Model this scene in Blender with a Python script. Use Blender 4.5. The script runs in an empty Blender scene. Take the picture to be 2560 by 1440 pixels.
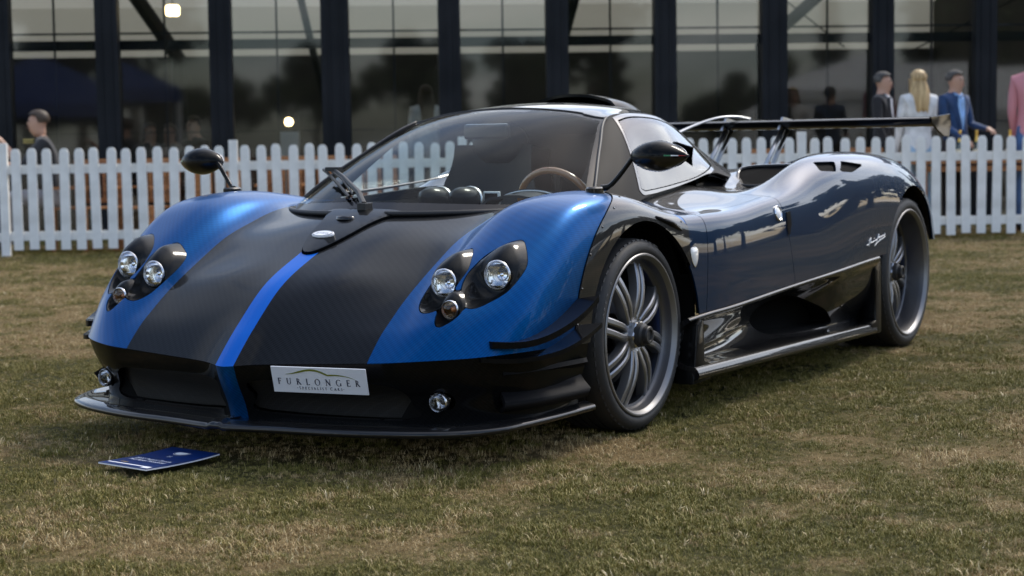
import bpy, bmesh, math, random
import numpy as np
from mathutils import Vector, Matrix
R = math.radians
rng = np.random.default_rng(7)
random.seed(7)
SC = bpy.context.scene
COL = SC.collection

# ------------------------------------------------------------------ camera
CAM_LOC = np.array([5.19628611, 3.47887194, 0.97291512])
FW = np.array([-0.8573537, -0.50816591, -0.08192702])
RT = np.array([-0.50876111, 0.86077697, -0.01500477])
UP = np.array([-0.0781458, -0.02881689, 0.99652537])
cd = bpy.data.cameras.new('camera')
cam = bpy.data.objects.new('camera', cd)
COL.objects.link(cam)
cam.matrix_world = Matrix(((RT[0], UP[0], -FW[0], CAM_LOC[0]), (RT[1], UP[1], -FW[1], CAM_LOC[1]),
                           (RT[2], UP[2], -FW[2], CAM_LOC[2]), (0, 0, 0, 1)))
cd.sensor_width = 36.0
cd.lens = 4245.8 / 2560 * 36.0
cd.clip_start = 0.05
cd.clip_end = 3000
cd.dof.use_dof = True
cd.dof.focus_distance = 5.15
cd.dof.aperture_fstop = 4.5
SC.camera = cam

# ------------------------------------------------------------------ sky and sun
SUN_EL, SUN_AZ = R(48), R(170)        # azimuth measured from +x towards +y
w = bpy.data.worlds.new('World'); SC.world = w; w.use_nodes = True
nt = w.node_tree; nt.nodes.clear()
out = nt.nodes.new('ShaderNodeOutputWorld'); bg = nt.nodes.new('ShaderNodeBackground')
sky = nt.nodes.new('ShaderNodeTexSky'); sky.sky_type = 'NISHITA'; sky.sun_disc = False
sky.sun_elevation = SUN_EL; sky.sun_rotation = R(90) - SUN_AZ
sky.air_density = 1.0; sky.dust_density = 1.6; sky.ozone_density = 1.2
tc = nt.nodes.new('ShaderNodeTexCoord')
sep = nt.nodes.new('ShaderNodeSeparateXYZ'); nt.links.new(tc.outputs['Generated'], sep.inputs[0])
# cloud layer: project the view direction on a flat ceiling
mx = nt.nodes.new('ShaderNodeMath'); mx.operation = 'MAXIMUM'; mx.inputs[1].default_value = 0.0
nt.links.new(sep.outputs[2], mx.inputs[0])
ad = nt.nodes.new('ShaderNodeMath'); ad.operation = 'ADD'; ad.inputs[1].default_value = 0.12
nt.links.new(mx.outputs[0], ad.inputs[0])
dv = nt.nodes.new('ShaderNodeVectorMath'); dv.operation = 'DIVIDE'
cmb = nt.nodes.new('ShaderNodeCombineXYZ')
for i in range(3): nt.links.new(ad.outputs[0], cmb.inputs[i])
nt.links.new(tc.outputs['Generated'], dv.inputs[0]); nt.links.new(cmb.outputs[0], dv.inputs[1])
mp = nt.nodes.new('ShaderNodeMapping'); mp.inputs['Scale'].default_value = (0.55, 1.1, 0.0)
mp.inputs['Rotation'].default_value = (0, 0, R(35)); mp.inputs['Location'].default_value = (3.1, 1.7, 0)
nt.links.new(dv.outputs[0], mp.inputs[0])
nz = nt.nodes.new('ShaderNodeTexNoise'); nz.inputs['Scale'].default_value = 1.15
nz.inputs['Detail'].default_value = 7; nz.inputs['Roughness'].default_value = 0.58; nz.inputs['Distortion'].default_value = 0.35
nt.links.new(mp.outputs[0], nz.inputs['Vector'])
cr = nt.nodes.new('ShaderNodeValToRGB'); cr.color_ramp.elements[0].position = 0.46; cr.color_ramp.elements[1].position = 0.74
nt.links.new(nz.outputs['Fac'], cr.inputs[0])
mix = nt.nodes.new('ShaderNodeMix'); mix.data_type = 'RGBA'
nt.links.new(cr.outputs['Color'], mix.inputs['Factor'])
# cloud brightness follows the clear sky behind it (brighter towards the sun), washed to white
lum = nt.nodes.new('ShaderNodeRGBToBW'); nt.links.new(sky.outputs[0], lum.inputs[0])
la = nt.nodes.new('ShaderNodeMath'); la.operation = 'MULTIPLY_ADD'; la.inputs[1].default_value = 1.2; la.inputs[2].default_value = 4.5
nt.links.new(lum.outputs[0], la.inputs[0])
lc = nt.nodes.new('ShaderNodeCombineColor')
for i in range(3): nt.links.new(la.outputs[0], lc.inputs[i])
nt.links.new(sky.outputs[0], mix.inputs['A']); nt.links.new(lc.outputs[0], mix.inputs['B'])
nt.links.new(mix.outputs['Result'], bg.inputs['Color'])
bg.inputs['Strength'].default_value = 0.145
nt.links.new(bg.outputs[0], out.inputs[0])

sd = bpy.data.lights.new('sun', 'SUN'); sd.energy = 1.6; sd.angle = R(14); sd.color = (1.0, 0.93, 0.82)
sun = bpy.data.objects.new('sun', sd); COL.objects.link(sun)
sdir = Vector((math.cos(SUN_EL) * math.cos(SUN_AZ), math.cos(SUN_EL) * math.sin(SUN_AZ), math.sin(SUN_EL)))
sun.rotation_euler = (-sdir).to_track_quat('-Z', 'Y').to_euler()
sun.location = (0, 0, 20)
vs = SC.view_settings
SC.display_settings.display_device = 'sRGB'
vs.view_transform = 'Standard'; vs.look = 'None'; vs.exposure = 0.86; vs.gamma = 1.0; vs.use_curve_mapping = False
SC.cycles.max_bounces = 10; SC.cycles.transparent_max_bounces = 16
SC.cycles.caustics_reflective = False; SC.cycles.caustics_refractive = False
SC.cycles.sample_clamp_indirect = 6.0

# ------------------------------------------------------------------ materials
MATS = {}
def pmat(name, col, rough=0.5, metal=0.0, coat=0.0, coat_rough=0.03, spec=0.5, emit=None, emit_s=0.0, sheen=0.0, coat_ior=1.5):
    m = bpy.data.materials.new(name); m.use_nodes = True
    b = m.node_tree.nodes['Principled BSDF']
    b.inputs['Base Color'].default_value = (*col, 1); b.inputs['Roughness'].default_value = rough
    b.inputs['Metallic'].default_value = metal; b.inputs['Coat Weight'].default_value = coat
    b.inputs['Coat Roughness'].default_value = coat_rough; b.inputs['Specular IOR Level'].default_value = spec
    b.inputs['Sheen Weight'].default_value = sheen; b.inputs['Coat IOR'].default_value = coat_ior
    if emit: b.inputs['Emission Color'].default_value = (*emit, 1); b.inputs['Emission Strength'].default_value = emit_s
    MATS[name] = m
    return m
def nodes(m): return m.node_tree.nodes, m.node_tree.links, m.node_tree.nodes['Principled BSDF']
def noise_col(m, c1, c2, scale, detail=4, lo=0.35, hi=0.65, coord='Object', bump=0.0, bscale=None, bdist=0.01, mapscale=None):
    N, L, b = nodes(m)
    t = N.new('ShaderNodeTexCoord'); src = t.outputs[coord]
    if mapscale:
        mpn = N.new('ShaderNodeMapping'); mpn.inputs['Scale'].default_value = mapscale
        L.new(src, mpn.inputs[0]); src = mpn.outputs[0]
    n = N.new('ShaderNodeTexNoise'); n.inputs['Scale'].default_value = scale; n.inputs['Detail'].default_value = detail
    L.new(src, n.inputs['Vector'])
    r = N.new('ShaderNodeValToRGB'); r.color_ramp.elements[0].position = lo; r.color_ramp.elements[1].position = hi
    r.color_ramp.elements[0].color = (*c1, 1); r.color_ramp.elements[1].color = (*c2, 1)
    L.new(n.outputs['Fac'], r.inputs[0]); L.new(r.outputs[0], b.inputs['Base Color'])
    if bump:
        n2 = N.new('ShaderNodeTexNoise'); n2.inputs['Scale'].default_value = bscale or scale * 4; n2.inputs['Detail'].default_value = 3
        L.new(src, n2.inputs['Vector'])
        bp = N.new('ShaderNodeBump'); bp.inputs['Strength'].default_value = bump; bp.inputs['Distance'].default_value = bdist
        L.new(n2.outputs['Fac'], bp.inputs['Height']); L.new(bp.outputs[0], b.inputs['Normal'])
    return m
def weave(m, c1, c2, k=420.0, width=None):
    """twill weave under lacquer: two crossed fine waves mixing two near tones"""
    N, L, b = nodes(m)
    t = N.new('ShaderNodeAttribute'); t.attribute_name = 'weave'
    d1 = N.new('ShaderNodeVectorMath'); d1.operation = 'DOT_PRODUCT'; d1.inputs[1].default_value = (0.75, 0.75, 0)
    L.new(t.outputs['Vector'], d1.inputs[0])
    d2 = N.new('ShaderNodeVectorMath'); d2.operation = 'DOT_PRODUCT'; d2.inputs[1].default_value = (1.0, -1.0, 0)
    L.new(t.outputs['Vector'], d2.inputs[0])
    def sinw(src, kk):
        a = N.new('ShaderNodeMath'); a.operation = 'MULTIPLY'; a.inputs[1].default_value = kk; L.new(src, a.inputs[0])
        s = N.new('ShaderNodeMath'); s.operation = 'SINE'; L.new(a.outputs[0], s.inputs[0]); return s.outputs[0]
    s1 = sinw(d1.outputs['Value'], k); s2 = sinw(d2.outputs['Value'], k * 0.35)
    s3 = N.new('ShaderNodeMath'); s3.operation = 'MULTIPLY_ADD'; s3.inputs[1].default_value = 0.35
    L.new(s2, s3.inputs[0]); L.new(s1, s3.inputs[2])
    r = N.new('ShaderNodeMapRange'); r.inputs[1].default_value = -1.2; r.inputs[2].default_value = 1.2
    L.new(s3.outputs[0], r.inputs[0])
    mxn = N.new('ShaderNodeMix'); mxn.data_type = 'RGBA'
    mxn.inputs['A'].default_value = (*c1, 1); mxn.inputs['B'].default_value = (*c2, 1)
    L.new(r.outputs[0], mxn.inputs['Factor']); L.new(mxn.outputs['Result'], b.inputs['Base Color'])
    return m
def glassmat(name, tint=(0.9, 0.95, 0.95), ior=1.5, refl=1.0, rough=0.0):
    """thin pane: tinted see-through with Fresnel mirror on top"""
    m = bpy.data.materials.new(name); m.use_nodes = True
    N = m.node_tree.nodes; L = m.node_tree.links; N.clear()
    o = N.new('ShaderNodeOutputMaterial'); tr = N.new('ShaderNodeBsdfTransparent'); tr.inputs[0].default_value = (*tint, 1)
    g = N.new('ShaderNodeBsdfGlossy'); g.inputs['Roughness'].default_value = rough; g.inputs['Color'].default_value = (1, 1, 1, 1)
    ge = N.new('ShaderNodeNewGeometry'); dt = N.new('ShaderNodeVectorMath'); dt.operation = 'DOT_PRODUCT'
    L.new(ge.outputs['Normal'], dt.inputs[0]); L.new(ge.outputs['Incoming'], dt.inputs[1])
    ab = N.new('ShaderNodeMath'); ab.operation = 'ABSOLUTE'; L.new(dt.outputs['Value'], ab.inputs[0])
    om = N.new('ShaderNodeMath'); om.operation = 'SUBTRACT'; om.inputs[0].default_value = 1.0; om.use_clamp = True; L.new(ab.outputs[0], om.inputs[1])
    pw = N.new('ShaderNodeMath'); pw.operation = 'POWER'; pw.inputs[1].default_value = 5.0; L.new(om.outputs[0], pw.inputs[0])
    f0 = ((ior - 1) / (ior + 1)) ** 2
    mu = N.new('ShaderNodeMath'); mu.operation = 'MULTIPLY_ADD'; mu.inputs[1].default_value = (1 - f0) * refl; mu.inputs[2].default_value = f0 * refl; mu.use_clamp = True
    L.new(pw.outputs[0], mu.inputs[0])
    mxs = N.new('ShaderNodeMixShader'); L.new(mu.outputs[0], mxs.inputs[0]); L.new(tr.outputs[0], mxs.inputs[1]); L.new(g.outputs[0], mxs.inputs[2])
    L.new(mxs.outputs[0], o.inputs[0]); MATS[name] = m
    return m

# ------------------------------------------------------------------ object helpers
def tag(o, label=None, cat=None, group=None, kind=None):
    if label: o['label'] = label
    if cat: o['category'] = cat
    if group: o['group'] = group
    if kind: o['kind'] = kind
    return o
def empty(name, loc=(0, 0, 0), rz=0.0):
    o = bpy.data.objects.new(name, None); COL.objects.link(o); o.location = loc; o.rotation_euler = (0, 0, rz)
    o.empty_display_size = 0.1
    return o
def link(name, me, mat=None, parent=None):
    o = bpy.data.objects.new(name, me); COL.objects.link(o)
    if mat is not None:
        for m in (mat if isinstance(mat, (list, tuple)) else [mat]):
            me.materials.append(MATS[m] if isinstance(m, str) else m)
    if parent is not None: o.parent = parent
    return o
def pymesh(name, v, f, mat=None, parent=None, smooth=False, normals=None, fm=None):
    me = bpy.data.meshes.new(name); me.from_pydata([tuple(map(float, p)) for p in v], [], [tuple(int(i) for i in q) for q in f])
    if smooth: me.polygons.foreach_set('use_smooth', [True] * len(me.polygons))
    if fm is not None: me.polygons.foreach_set('material_index', fm)
    me.update()
    o = link(name, me, mat, parent)
    if normals is not None: me.normals_split_custom_set_from_vertices([tuple(map(float, n)) for n in normals])
    return o
def copy_tree(o, parent=None):
    c = o.copy(); COL.objects.link(c); c.parent = parent
    for ch in list(o.children): copy_tree(ch, c)
    return c
class MB:
    """collects simple solids into one mesh"""
    def __init__(s): s.v = []; s.f = []
    def add(s, v, f):
        k = len(s.v); s.v += [tuple(p) for p in v]; s.f += [tuple(i + k for i in q) for q in f]; return s
    def box(s, c, d, M=None, taper=1.0):
        x, y, z = d[0] / 2, d[1] / 2, d[2] / 2
        p = [(-x, -y, -z), (x, -y, -z), (x, y, -z), (-x, y, -z), (-x * taper, -y * taper, z), (x * taper, -y * taper, z), (x * taper, y * taper, z), (-x * taper, y * taper, z)]
        p = [Vector(q) for q in p]
        if M is not None: p = [M @ q for q in p]
        p = [q + Vector(c) for q in p]
        return s.add(p, [(0, 3, 2, 1), (4, 5, 6, 7), (0, 1, 5, 4), (1, 2, 6, 5), (2, 3, 7, 6), (3, 0, 4, 7)])
    def tube(s, pts, rad, n=8, cap=True, flat=1.0):
        pts = [Vector(p) for p in pts]; k = len(pts)
        rad = rad if isinstance(rad, (list, tuple)) else [rad] * k
        v = []; prev = None
        for i, p in enumerate(pts):
            t = (pts[min(i + 1, k - 1)] - pts[max(i - 1, 0)]).normalized()
            if prev is None:
                a = Vector((0, 0, 1)) if abs(t.z) < 0.9 else Vector((1, 0, 0)); u = t.cross(a).normalized()
            else:
                u = (prev - t * prev.dot(t)).normalized()
            prev = u; w_ = t.cross(u)
            for j in range(n):
                a = 2 * math.pi * j / n
                v.append(p + u * math.cos(a) * rad[i] + w_ * math.sin(a) * rad[i] * flat)
        f = [(i * n + j, i * n + (j + 1) % n, (i + 1) * n + (j + 1) % n, (i + 1) * n + j) for i in range(k - 1) for j in range(n)]
        if cap: f += [tuple(range(n - 1, -1, -1)), tuple((k - 1) * n + j for j in range(n))]
        return s.add(v, f)
    def lathe(s, prof, n=32, M=None, close=False):
        """prof: list of (r, h) round local z"""
        v = []; k = len(prof)
        for r, h in prof:
            for j in range(n):
                a = 2 * math.pi * j / n; q = Vector((r * math.cos(a), r * math.sin(a), h)); v.append(M @ q if M is not None else q)
        f = [(i * n + j, i * n + (j + 1) % n, (i + 1) * n + (j + 1) % n, (i + 1) * n + j) for i in range(k - 1) for j in range(n)]
        if close: f += [tuple(range(n - 1, -1, -1)), tuple((k - 1) * n + j for j in range(n))]
        return s.add(v, f)
    def prism(s, poly, h0, h1, M=None):
        k = len(poly); v = [Vector((x, y, h0)) for x, y in poly] + [Vector((x, y, h1)) for x, y in poly]
        if M is not None: v = [M @ q for q in v]
        return s.add(v, [tuple(range(k - 1, -1, -1)), tuple(range(k, 2 * k))] + [(i, (i + 1) % k, k + (i + 1) % k, k + i) for i in range(k)])
    def build(s, name, mat=None, parent=None, smooth=False, auto=None, bevel=0.0, seg=2, subd=0):
        me = bpy.data.meshes.new(name); me.from_pydata(s.v, [], s.f)
        bm = bmesh.new(); bm.from_mesh(me); bmesh.ops.recalc_face_normals(bm, faces=bm.faces)
        if bevel:
            es = [e for e in bm.edges if len(e.link_faces) == 2 and e.calc_face_angle(0) > 0.5]
            bmesh.ops.bevel(bm, geom=es, offset=bevel, segments=seg, affect='EDGES', profile=0.6)
        if smooth or auto is not None:
            for f in bm.faces: f.smooth = True
            if auto is not None:
                for e in bm.edges:
                    if len(e.link_faces) == 2 and e.calc_face_angle(0) > auto: e.smooth = False
        bm.to_mesh(me); bm.free(); me.update()
        return link(name, me, mat, parent)
def textmesh(s, size, M, name, mat, parent, extrude=0.0005, spacing=1.0, align='CENTER', shear=0.0, sx=1.0):
    cu = bpy.data.curves.new(name, 'FONT'); cu.body = s; cu.size = size; cu.extrude = extrude; cu.align_x = align
    cu.space_character = spacing; cu.shear = shear; cu.resolution_u = 3
    to = bpy.data.objects.new(name + '_tmp', cu); COL.objects.link(to)
    dg = bpy.context.evaluated_depsgraph_get(); me = bpy.data.meshes.new_from_object(to.evaluated_get(dg))
    bpy.data.objects.remove(to)
    me.transform(Matrix.Diagonal((sx, 1, 1, 1))); me.transform(M)
    me.name = name; me.materials.clear()
    return link(name, me, mat, parent)

# ------------------------------------------------------------------ smooth surface helpers
def bbasis(n, ts, p=3):
    kn = np.concatenate([np.zeros(p), np.linspace(0, 1, n - p + 1), np.ones(p)])
    ts = np.clip(ts, 0, 1 - 1e-9); B = np.zeros((len(ts), len(kn) - 1))
    for i in range(len(kn) - 1): B[:, i] = (ts >= kn[i]) & (ts < kn[i + 1])
    for q in range(1, p + 1):
        Bn = np.zeros((len(ts), len(kn) - 1 - q))
        for i in range(len(kn) - 1 - q):
            a = kn[i + q] - kn[i]; b = kn[i + q + 1] - kn[i + 1]
            if a > 0: Bn[:, i] += (ts - kn[i]) / a * B[:, i]
            if b > 0: Bn[:, i] += (kn[i + q + 1] - ts) / b * B[:, i + 1]
        B = Bn
    return B, np.array([kn[i + 1:i + p + 1].mean() for i in range(n)])
def fitctrl(net, a, axis):
    n = net.shape[axis]; _, g = bbasis(n, np.array([0.0])); C, _ = bbasis(n, g); 
    sol = np.moveaxis(np.tensordot(np.linalg.inv(C), net, axes=(1, axis)), 0, axis)
    return net * (1 - a) + sol * a
def surf(net, su, sv, au=0.75, av=0.75):
    net = np.asarray(net, float); c = fitctrl(fitctrl(net, au, 0), av, 1)
    tu = np.linspace(0, 1, su); tv = np.linspace(0, 1, sv)
    Bu, gu = bbasis(c.shape[0], tu); Bv, gv = bbasis(c.shape[1], tv)
    h = 1e-4
    Bu1, _ = bbasis(c.shape[0], np.clip(tu + h, 0, 1)); Bu0, _ = bbasis(c.shape[0], np.clip(tu - h, 0, 1))
    Bv1, _ = bbasis(c.shape[1], np.clip(tv + h, 0, 1)); Bv0, _ = bbasis(c.shape[1], np.clip(tv - h, 0, 1))
    ev = lambda A, B: np.einsum('ui,ijk,vj->uvk', A, c, B)
    P = ev(Bu, Bv); du = ev(Bu1, Bv) - ev(Bu0, Bv); dvv = ev(Bu, Bv1) - ev(Bu, Bv0)
    N = np.cross(du, dvv); N /= np.linalg.norm(N, axis=2, keepdims=True) + 1e-12
    idx = np.arange(su * sv).reshape(su, sv)
    F = [(idx[i, j], idx[i + 1, j], idx[i + 1, j + 1], idx[i, j + 1]) for i in range(su - 1) for j in range(sv - 1)]
    U, V = np.meshgrid(tu, tv, indexing='ij')
    sv_ = np.concatenate([np.zeros((su, 1)), np.cumsum(np.linalg.norm(np.diff(P, axis=1), axis=2), 1)], 1); sv_ -= sv_[:, sv // 2:sv // 2 + 1]
    su_ = np.concatenate([np.zeros((1, sv)), np.cumsum(np.linalg.norm(np.diff(P, axis=0), axis=2), 0)], 0)
    return dict(v=P.reshape(-1, 3), n=N.reshape(-1, 3), uv=np.stack([U.ravel(), V.ravel(), su_.ravel(), sv_.ravel()], 1), f=F, g=(gu, gv))
def clip(M, fv, inside=True):
    """keep the part of the surface where fv < 0 (or > 0), cutting faces along fv = 0"""
    fv = np.asarray(fv, float); 
    if not inside: fv = -fv
    fv = np.where(np.abs(fv) < 1e-9, 1e-9, fv); s = fv < 0
    v, n, uv = M['v'], M['n'], M['uv']; add = []; cache = {}; F = []; nv = len(v)
    def cut(a, b):
        k = (a, b) if a < b else (b, a)
        if k not in cache:
            t = fv[k[0]] / (fv[k[0]] - fv[k[1]]); cache[k] = nv + len(add); add.append((k[0], k[1], t))
        return cache[k]
    for q in M['f']:
        c = [s[i] for i in q]
        if all(c): F.append(q); continue
        if not any(c): continue
        o = []
        for i, a in enumerate(q):
            b = q[(i + 1) % len(q)]
            if s[a]: o.append(a)
            if s[a] != s[b]: o.append(cut(a, b))
        if len(o) >= 3: F.append(tuple(o))
    if add:
        A = np.array([x[0] for x in add]); B = np.array([x[1] for x in add]); T = np.array([x[2] for x in add])[:, None]
        v = np.vstack([v, v[A] * (1 - T) + v[B] * T]); uv = np.vstack([uv, uv[A] * (1 - T) + uv[B] * T])
        nn = n[A] * (1 - T) + n[B] * T; nn /= np.linalg.norm(nn, axis=1, keepdims=True) + 1e-12; n = np.vstack([n, nn])
    used = sorted({i for q in F for i in q}); mp_ = {o: i for i, o in enumerate(used)}
    if not used: return dict(v=np.zeros((0, 3)), n=np.zeros((0, 3)), uv=np.zeros((0, 4)), f=[])
    return dict(v=v[used], n=n[used], uv=uv[used], f=[tuple(mp_[i] for i in q) for q in F])
def mirror(M):
    k = np.array([1, -1, 1.0])
    return dict(v=M['v'] * k, n=M['n'] * k, uv=M['uv'].copy(), f=[tuple(reversed(q)) for q in M['f']])
def merge(*Ms):
    v = []; n = []; uv = []; f = []; k = 0
    for M in Ms:
        v.append(M['v']); n.append(M['n']); uv.append(M['uv']); f += [tuple(i + k for i in q) for q in M['f']]; k += len(M['v'])
    return dict(v=np.vstack(v), n=np.vstack(n), uv=np.vstack(uv), f=f)
def offset(M, d): return dict(v=M['v'] + M['n'] * d, n=M['n'], uv=M['uv'], f=M['f'])
def rim(M, t, ok=None):
    """fold the open edges inwards by t so that a panel shows thickness"""
    cnt = {}
    for q in M['f']:
        for i, a in enumerate(q):
            b = q[(i + 1) % len(q)]; k = (min(a, b), max(a, b)); cnt[k] = cnt.get(k, 0) + 1 if k not in cnt else 2
    bd = []
    for q in M['f']:
        for i, a in enumerate(q):
            b = q[(i + 1) % len(q)]
            if cnt[(min(a, b), max(a, b))] == 1 and (ok is None or ok(M['v'][a]) and ok(M['v'][b])): bd.append((a, b))
    if not bd: return M
    on = {}
    for a, b in bd:
        e = M['v'][b] - M['v'][a]; o = np.cross(e, M['n'][a] + M['n'][b]); o /= np.linalg.norm(o) + 1e-12
        for i in (a, b): on.setdefault(i, []).append(o)
    v = list(M['v']); n = list(M['n']); uv = list(M['uv']); f = list(M['f']); mid = {}; low = {}
    for i, os_ in on.items():
        o = np.sum(os_, 0); o /= np.linalg.norm(o) + 1e-12
        mid[i] = len(v); v.append(M['v'][i]); n.append(o); uv.append(M['uv'][i])
        low[i] = len(v); v.append(M['v'][i] - M['n'][i] * t); n.append(o); uv.append(M['uv'][i])
    for a, b in bd: f.append((mid[b], mid[a], low[a], low[b]))
    return dict(v=np.array(v), n=np.array(n), uv=np.array(uv), f=f)
def recess(M, vec):
    """patch pushed in by vec with walls back to its old outline"""
    cnt = {}
    for q in M['f']:
        for i, a in enumerate(q): b = q[(i + 1) % len(q)]; k = (min(a, b), max(a, b)); cnt[k] = cnt.get(k, 0) + 1
    v = list(M['v'] + np.array(vec)); f = list(M['f']); mp2 = {}
    for q in M['f']:
        for i, a in enumerate(q):
            b = q[(i + 1) % len(q)]
            if cnt[(min(a, b), max(a, b))] == 1:
                for j in (a, b):
                    if j not in mp2: mp2[j] = len(v); v.append(M['v'][j])
                f.append((a, b, mp2[b], mp2[a]))
    return np.array(v), f
def panel(name, M, mat, parent, t=0.006, flip=False):
    if t: M = rim(M, t)
    f = [tuple(reversed(q)) for q in M['f']] if flip else M['f']
    o = pymesh(name, M['v'], f, mat, parent, smooth=True, normals=M['n'])
    at = o.data.attributes.new('weave', 'FLOAT_VECTOR', 'POINT'); at.data.foreach_set('vector', np.column_stack([M['uv'][:, 2:4], np.zeros(len(M['uv']))]).ravel().astype(np.float32))
    return o
def crom(pts, n=8, closed=True):
    """smooth polyline through points (Catmull-Rom)"""
    P = [np.array(p, float) for p in pts]; k = len(P); o = []
    for i in range(k if closed else k - 1):
        g = lambda j: P[j % k] if closed else P[min(max(j, 0), k - 1)]
        a, b, c, d = g(i - 1), g(i), g(i + 1), g(i + 2)
        for q in range(n):
            t = q / n
            o.append(0.5 * (2 * b + (c - a) * t + (2 * a - 5 * b + 4 * c - d) * t * t + (3 * b - a - 3 * c + d) * t ** 3))
    if not closed: o.append(P[-1])
    return np.array(o)
def sdpoly(p, poly):
    """signed distance of points p (N,2) to closed polygon, negative inside"""
    poly = np.asarray(poly, float); p = np.asarray(p, float); d = np.full(len(p), 1e9); ins = np.zeros(len(p), bool)
    for i in range(len(poly)):
        a = poly[i]; b = poly[(i + 1) % len(poly)]; e = b - a; w_ = p - a
        t = np.clip((w_ @ e) / (e @ e + 1e-12), 0, 1); d = np.minimum(d, np.linalg.norm(w_ - t[:, None] * e, axis=1))
        c1 = (a[1] <= p[:, 1]) & (b[1] > p[:, 1]); c2 = (b[1] <= p[:, 1]) & (a[1] > p[:, 1])
        cr_ = e[0] * w_[:, 1] - e[1] * w_[:, 0]
        ins ^= (c1 & (cr_ > 0)) | (c2 & (cr_ < 0))
    return np.where(ins, -d, d)
def pinterp(xs, tab):
    """tab rows (x, y, z) with x falling; smooth lookup of y and z at xs"""
    tab = np.asarray(tab, float)[::-1]; x = tab[:, 0]; o = []
    for c in range(1, tab.shape[1]):
        y = tab[:, c]; h = np.diff(x); d = np.diff(y) / h; m = np.zeros(len(x))
        for i in range(1, len(x) - 1):
            if d[i - 1] * d[i] > 0:
                w1 = 2 * h[i] + h[i - 1]; w2 = h[i] + 2 * h[i - 1]; m[i] = (w1 + w2) / (w1 / d[i - 1] + w2 / d[i])
        m[0] = d[0]; m[-1] = d[-1]
        k = np.clip(np.searchsorted(x, xs) - 1, 0, len(x) - 2); t = (xs - x[k]) / h[k]
        t = np.clip(t, 0, 1)
        o.append((1 + 2 * t) * (1 - t) ** 2 * y[k] + t * (1 - t) ** 2 * h[k] * m[k] + t * t * (3 - 2 * t) * y[k + 1] + t * t * (t - 1) * h[k] * m[k + 1])
    return np.stack(o, -1)
# ================================================================== the lawn
FO = np.array([-6.522, -9.232]); FD = np.array([-0.56711738, 0.82363698]); FN = np.array([-0.82363698, -0.56711738])
FRZ = math.atan2(FD[1], FD[0])
def FP(s, n, z=0.0): p = FO + FD * s + FN * n; return (float(p[0]), float(p[1]), float(z))
def vnoise(x, y, seed=0):
    """smooth value noise"""
    def h(i, j): 
        a = np.sin(i * 127.1 + j * 311.7 + seed * 74.7) * 43758.5453; return a - np.floor(a)
    xi, yi = np.floor(x), np.floor(y); fx, fy = x - xi, y - yi; fx = fx * fx * (3 - 2 * fx); fy = fy * fy * (3 - 2 * fy)
    return (h(xi, yi) * (1 - fx) + h(xi + 1, yi) * fx) * (1 - fy) + (h(xi, yi + 1) * (1 - fx) + h(xi + 1, yi + 1) * fx) * fy
def dryness(x, y):
    n = .26 * vnoise(x * .6, y * .6, 1) + .28 * vnoise(x * 2.3, y * 2.3, 2) + .30 * vnoise(x * 6.1, y * 6.1, 3) + .22 * vnoise(x * 15, y * 15, 4)
    return np.clip((n - .34) / .36, 0, 1)
GF = np.array([FW[0], FW[1]]); GF /= np.linalg.norm(GF); GR = np.array([-GF[1], GF[0]]) * -1
def axis(fine0, fine1, st, far, gr):
    a = list(np.arange(fine0, fine1 + 1e-6, st)); p = [a[-1]]; k = st
    while p[-1] < far: k *= gr; p.append(p[-1] + k)
    m = [a[0]]; k = st
    while m[-1] > -far: k *= gr; m.append(m[-1] - k)
    return np.array(m[:0:-1] + a + p[1:])
gu = axis(-6, 6, .12, 900, 1.35); gd_ = axis(2, 22, .12, 900, 1.35)
UU, DD = np.meshgrid(gu, gd_, indexing='ij')
gx = CAM_LOC[0] + GF[0] * DD + GR[0] * UU; gy = CAM_LOC[1] + GF[1] * DD + GR[1] * UU
near = (np.abs(UU) < 7) & (DD > 0) & (DD < 24)
gz = np.where(near, .010 * (vnoise(gx * 2.1, gy * 2.1, 9) - .5), 0) - .004
idx = np.arange(gx.size).reshape(gx.shape)
quads = np.stack([idx[:-1, :-1], idx[1:, :-1], idx[1:, 1:], idx[:-1, 1:]], -1).reshape(-1, 4)
me = bpy.data.meshes.new('lawn'); me.from_pydata(np.stack([gx, gy, gz], -1).reshape(-1, 3).tolist(), [], quads.tolist())
me.polygons.foreach_set('use_smooth', [True] * len(me.polygons))
at = me.attributes.new('dry', 'FLOAT', 'POINT'); at.data.foreach_set('value', dryness(gx, gy).ravel().astype(np.float32))
lm = pmat('lawn_soil', (.08, .07, .03), rough=.95, spec=.1)
N, L, b = nodes(lm)
an = N.new('ShaderNodeAttribute'); an.attribute_name = 'dry'
tcn = N.new('ShaderNodeTexCoord'); nz1 = N.new('ShaderNodeTexNoise'); nz1.inputs['Scale'].default_value = 26; nz1.inputs['Detail'].default_value = 6; nz1.inputs['Roughness'].default_value = .7
L.new(tcn.outputs['Object'], nz1.inputs['Vector'])
nz2 = N.new('ShaderNodeTexNoise'); nz2.inputs['Scale'].default_value = 140; nz2.inputs['Detail'].default_value = 4; L.new(tcn.outputs['Object'], nz2.inputs['Vector'])
m1 = N.new('ShaderNodeMath'); m1.operation = 'MULTIPLY_ADD'; m1.inputs[1].default_value = 1.2; m1.inputs[2].default_value = -.6; L.new(nz1.outputs['Fac'], m1.inputs[0])
m2 = N.new('ShaderNodeMath'); m2.operation = 'ADD'; m2.use_clamp = True; L.new(an.outputs['Fac'], m2.inputs[0]); L.new(m1.outputs[0], m2.inputs[1])
r1 = N.new('ShaderNodeValToRGB'); e = r1.color_ramp.elements; e[0].position = .15; e[0].color = (.042, .040, .012, 1); e[1].position = .95; e[1].color = (.165, .118, .058, 1)
q = r1.color_ramp.elements.new(.5); q.color = (.088, .074, .027, 1)
L.new(m2.outputs[0], r1.inputs[0])
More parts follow.
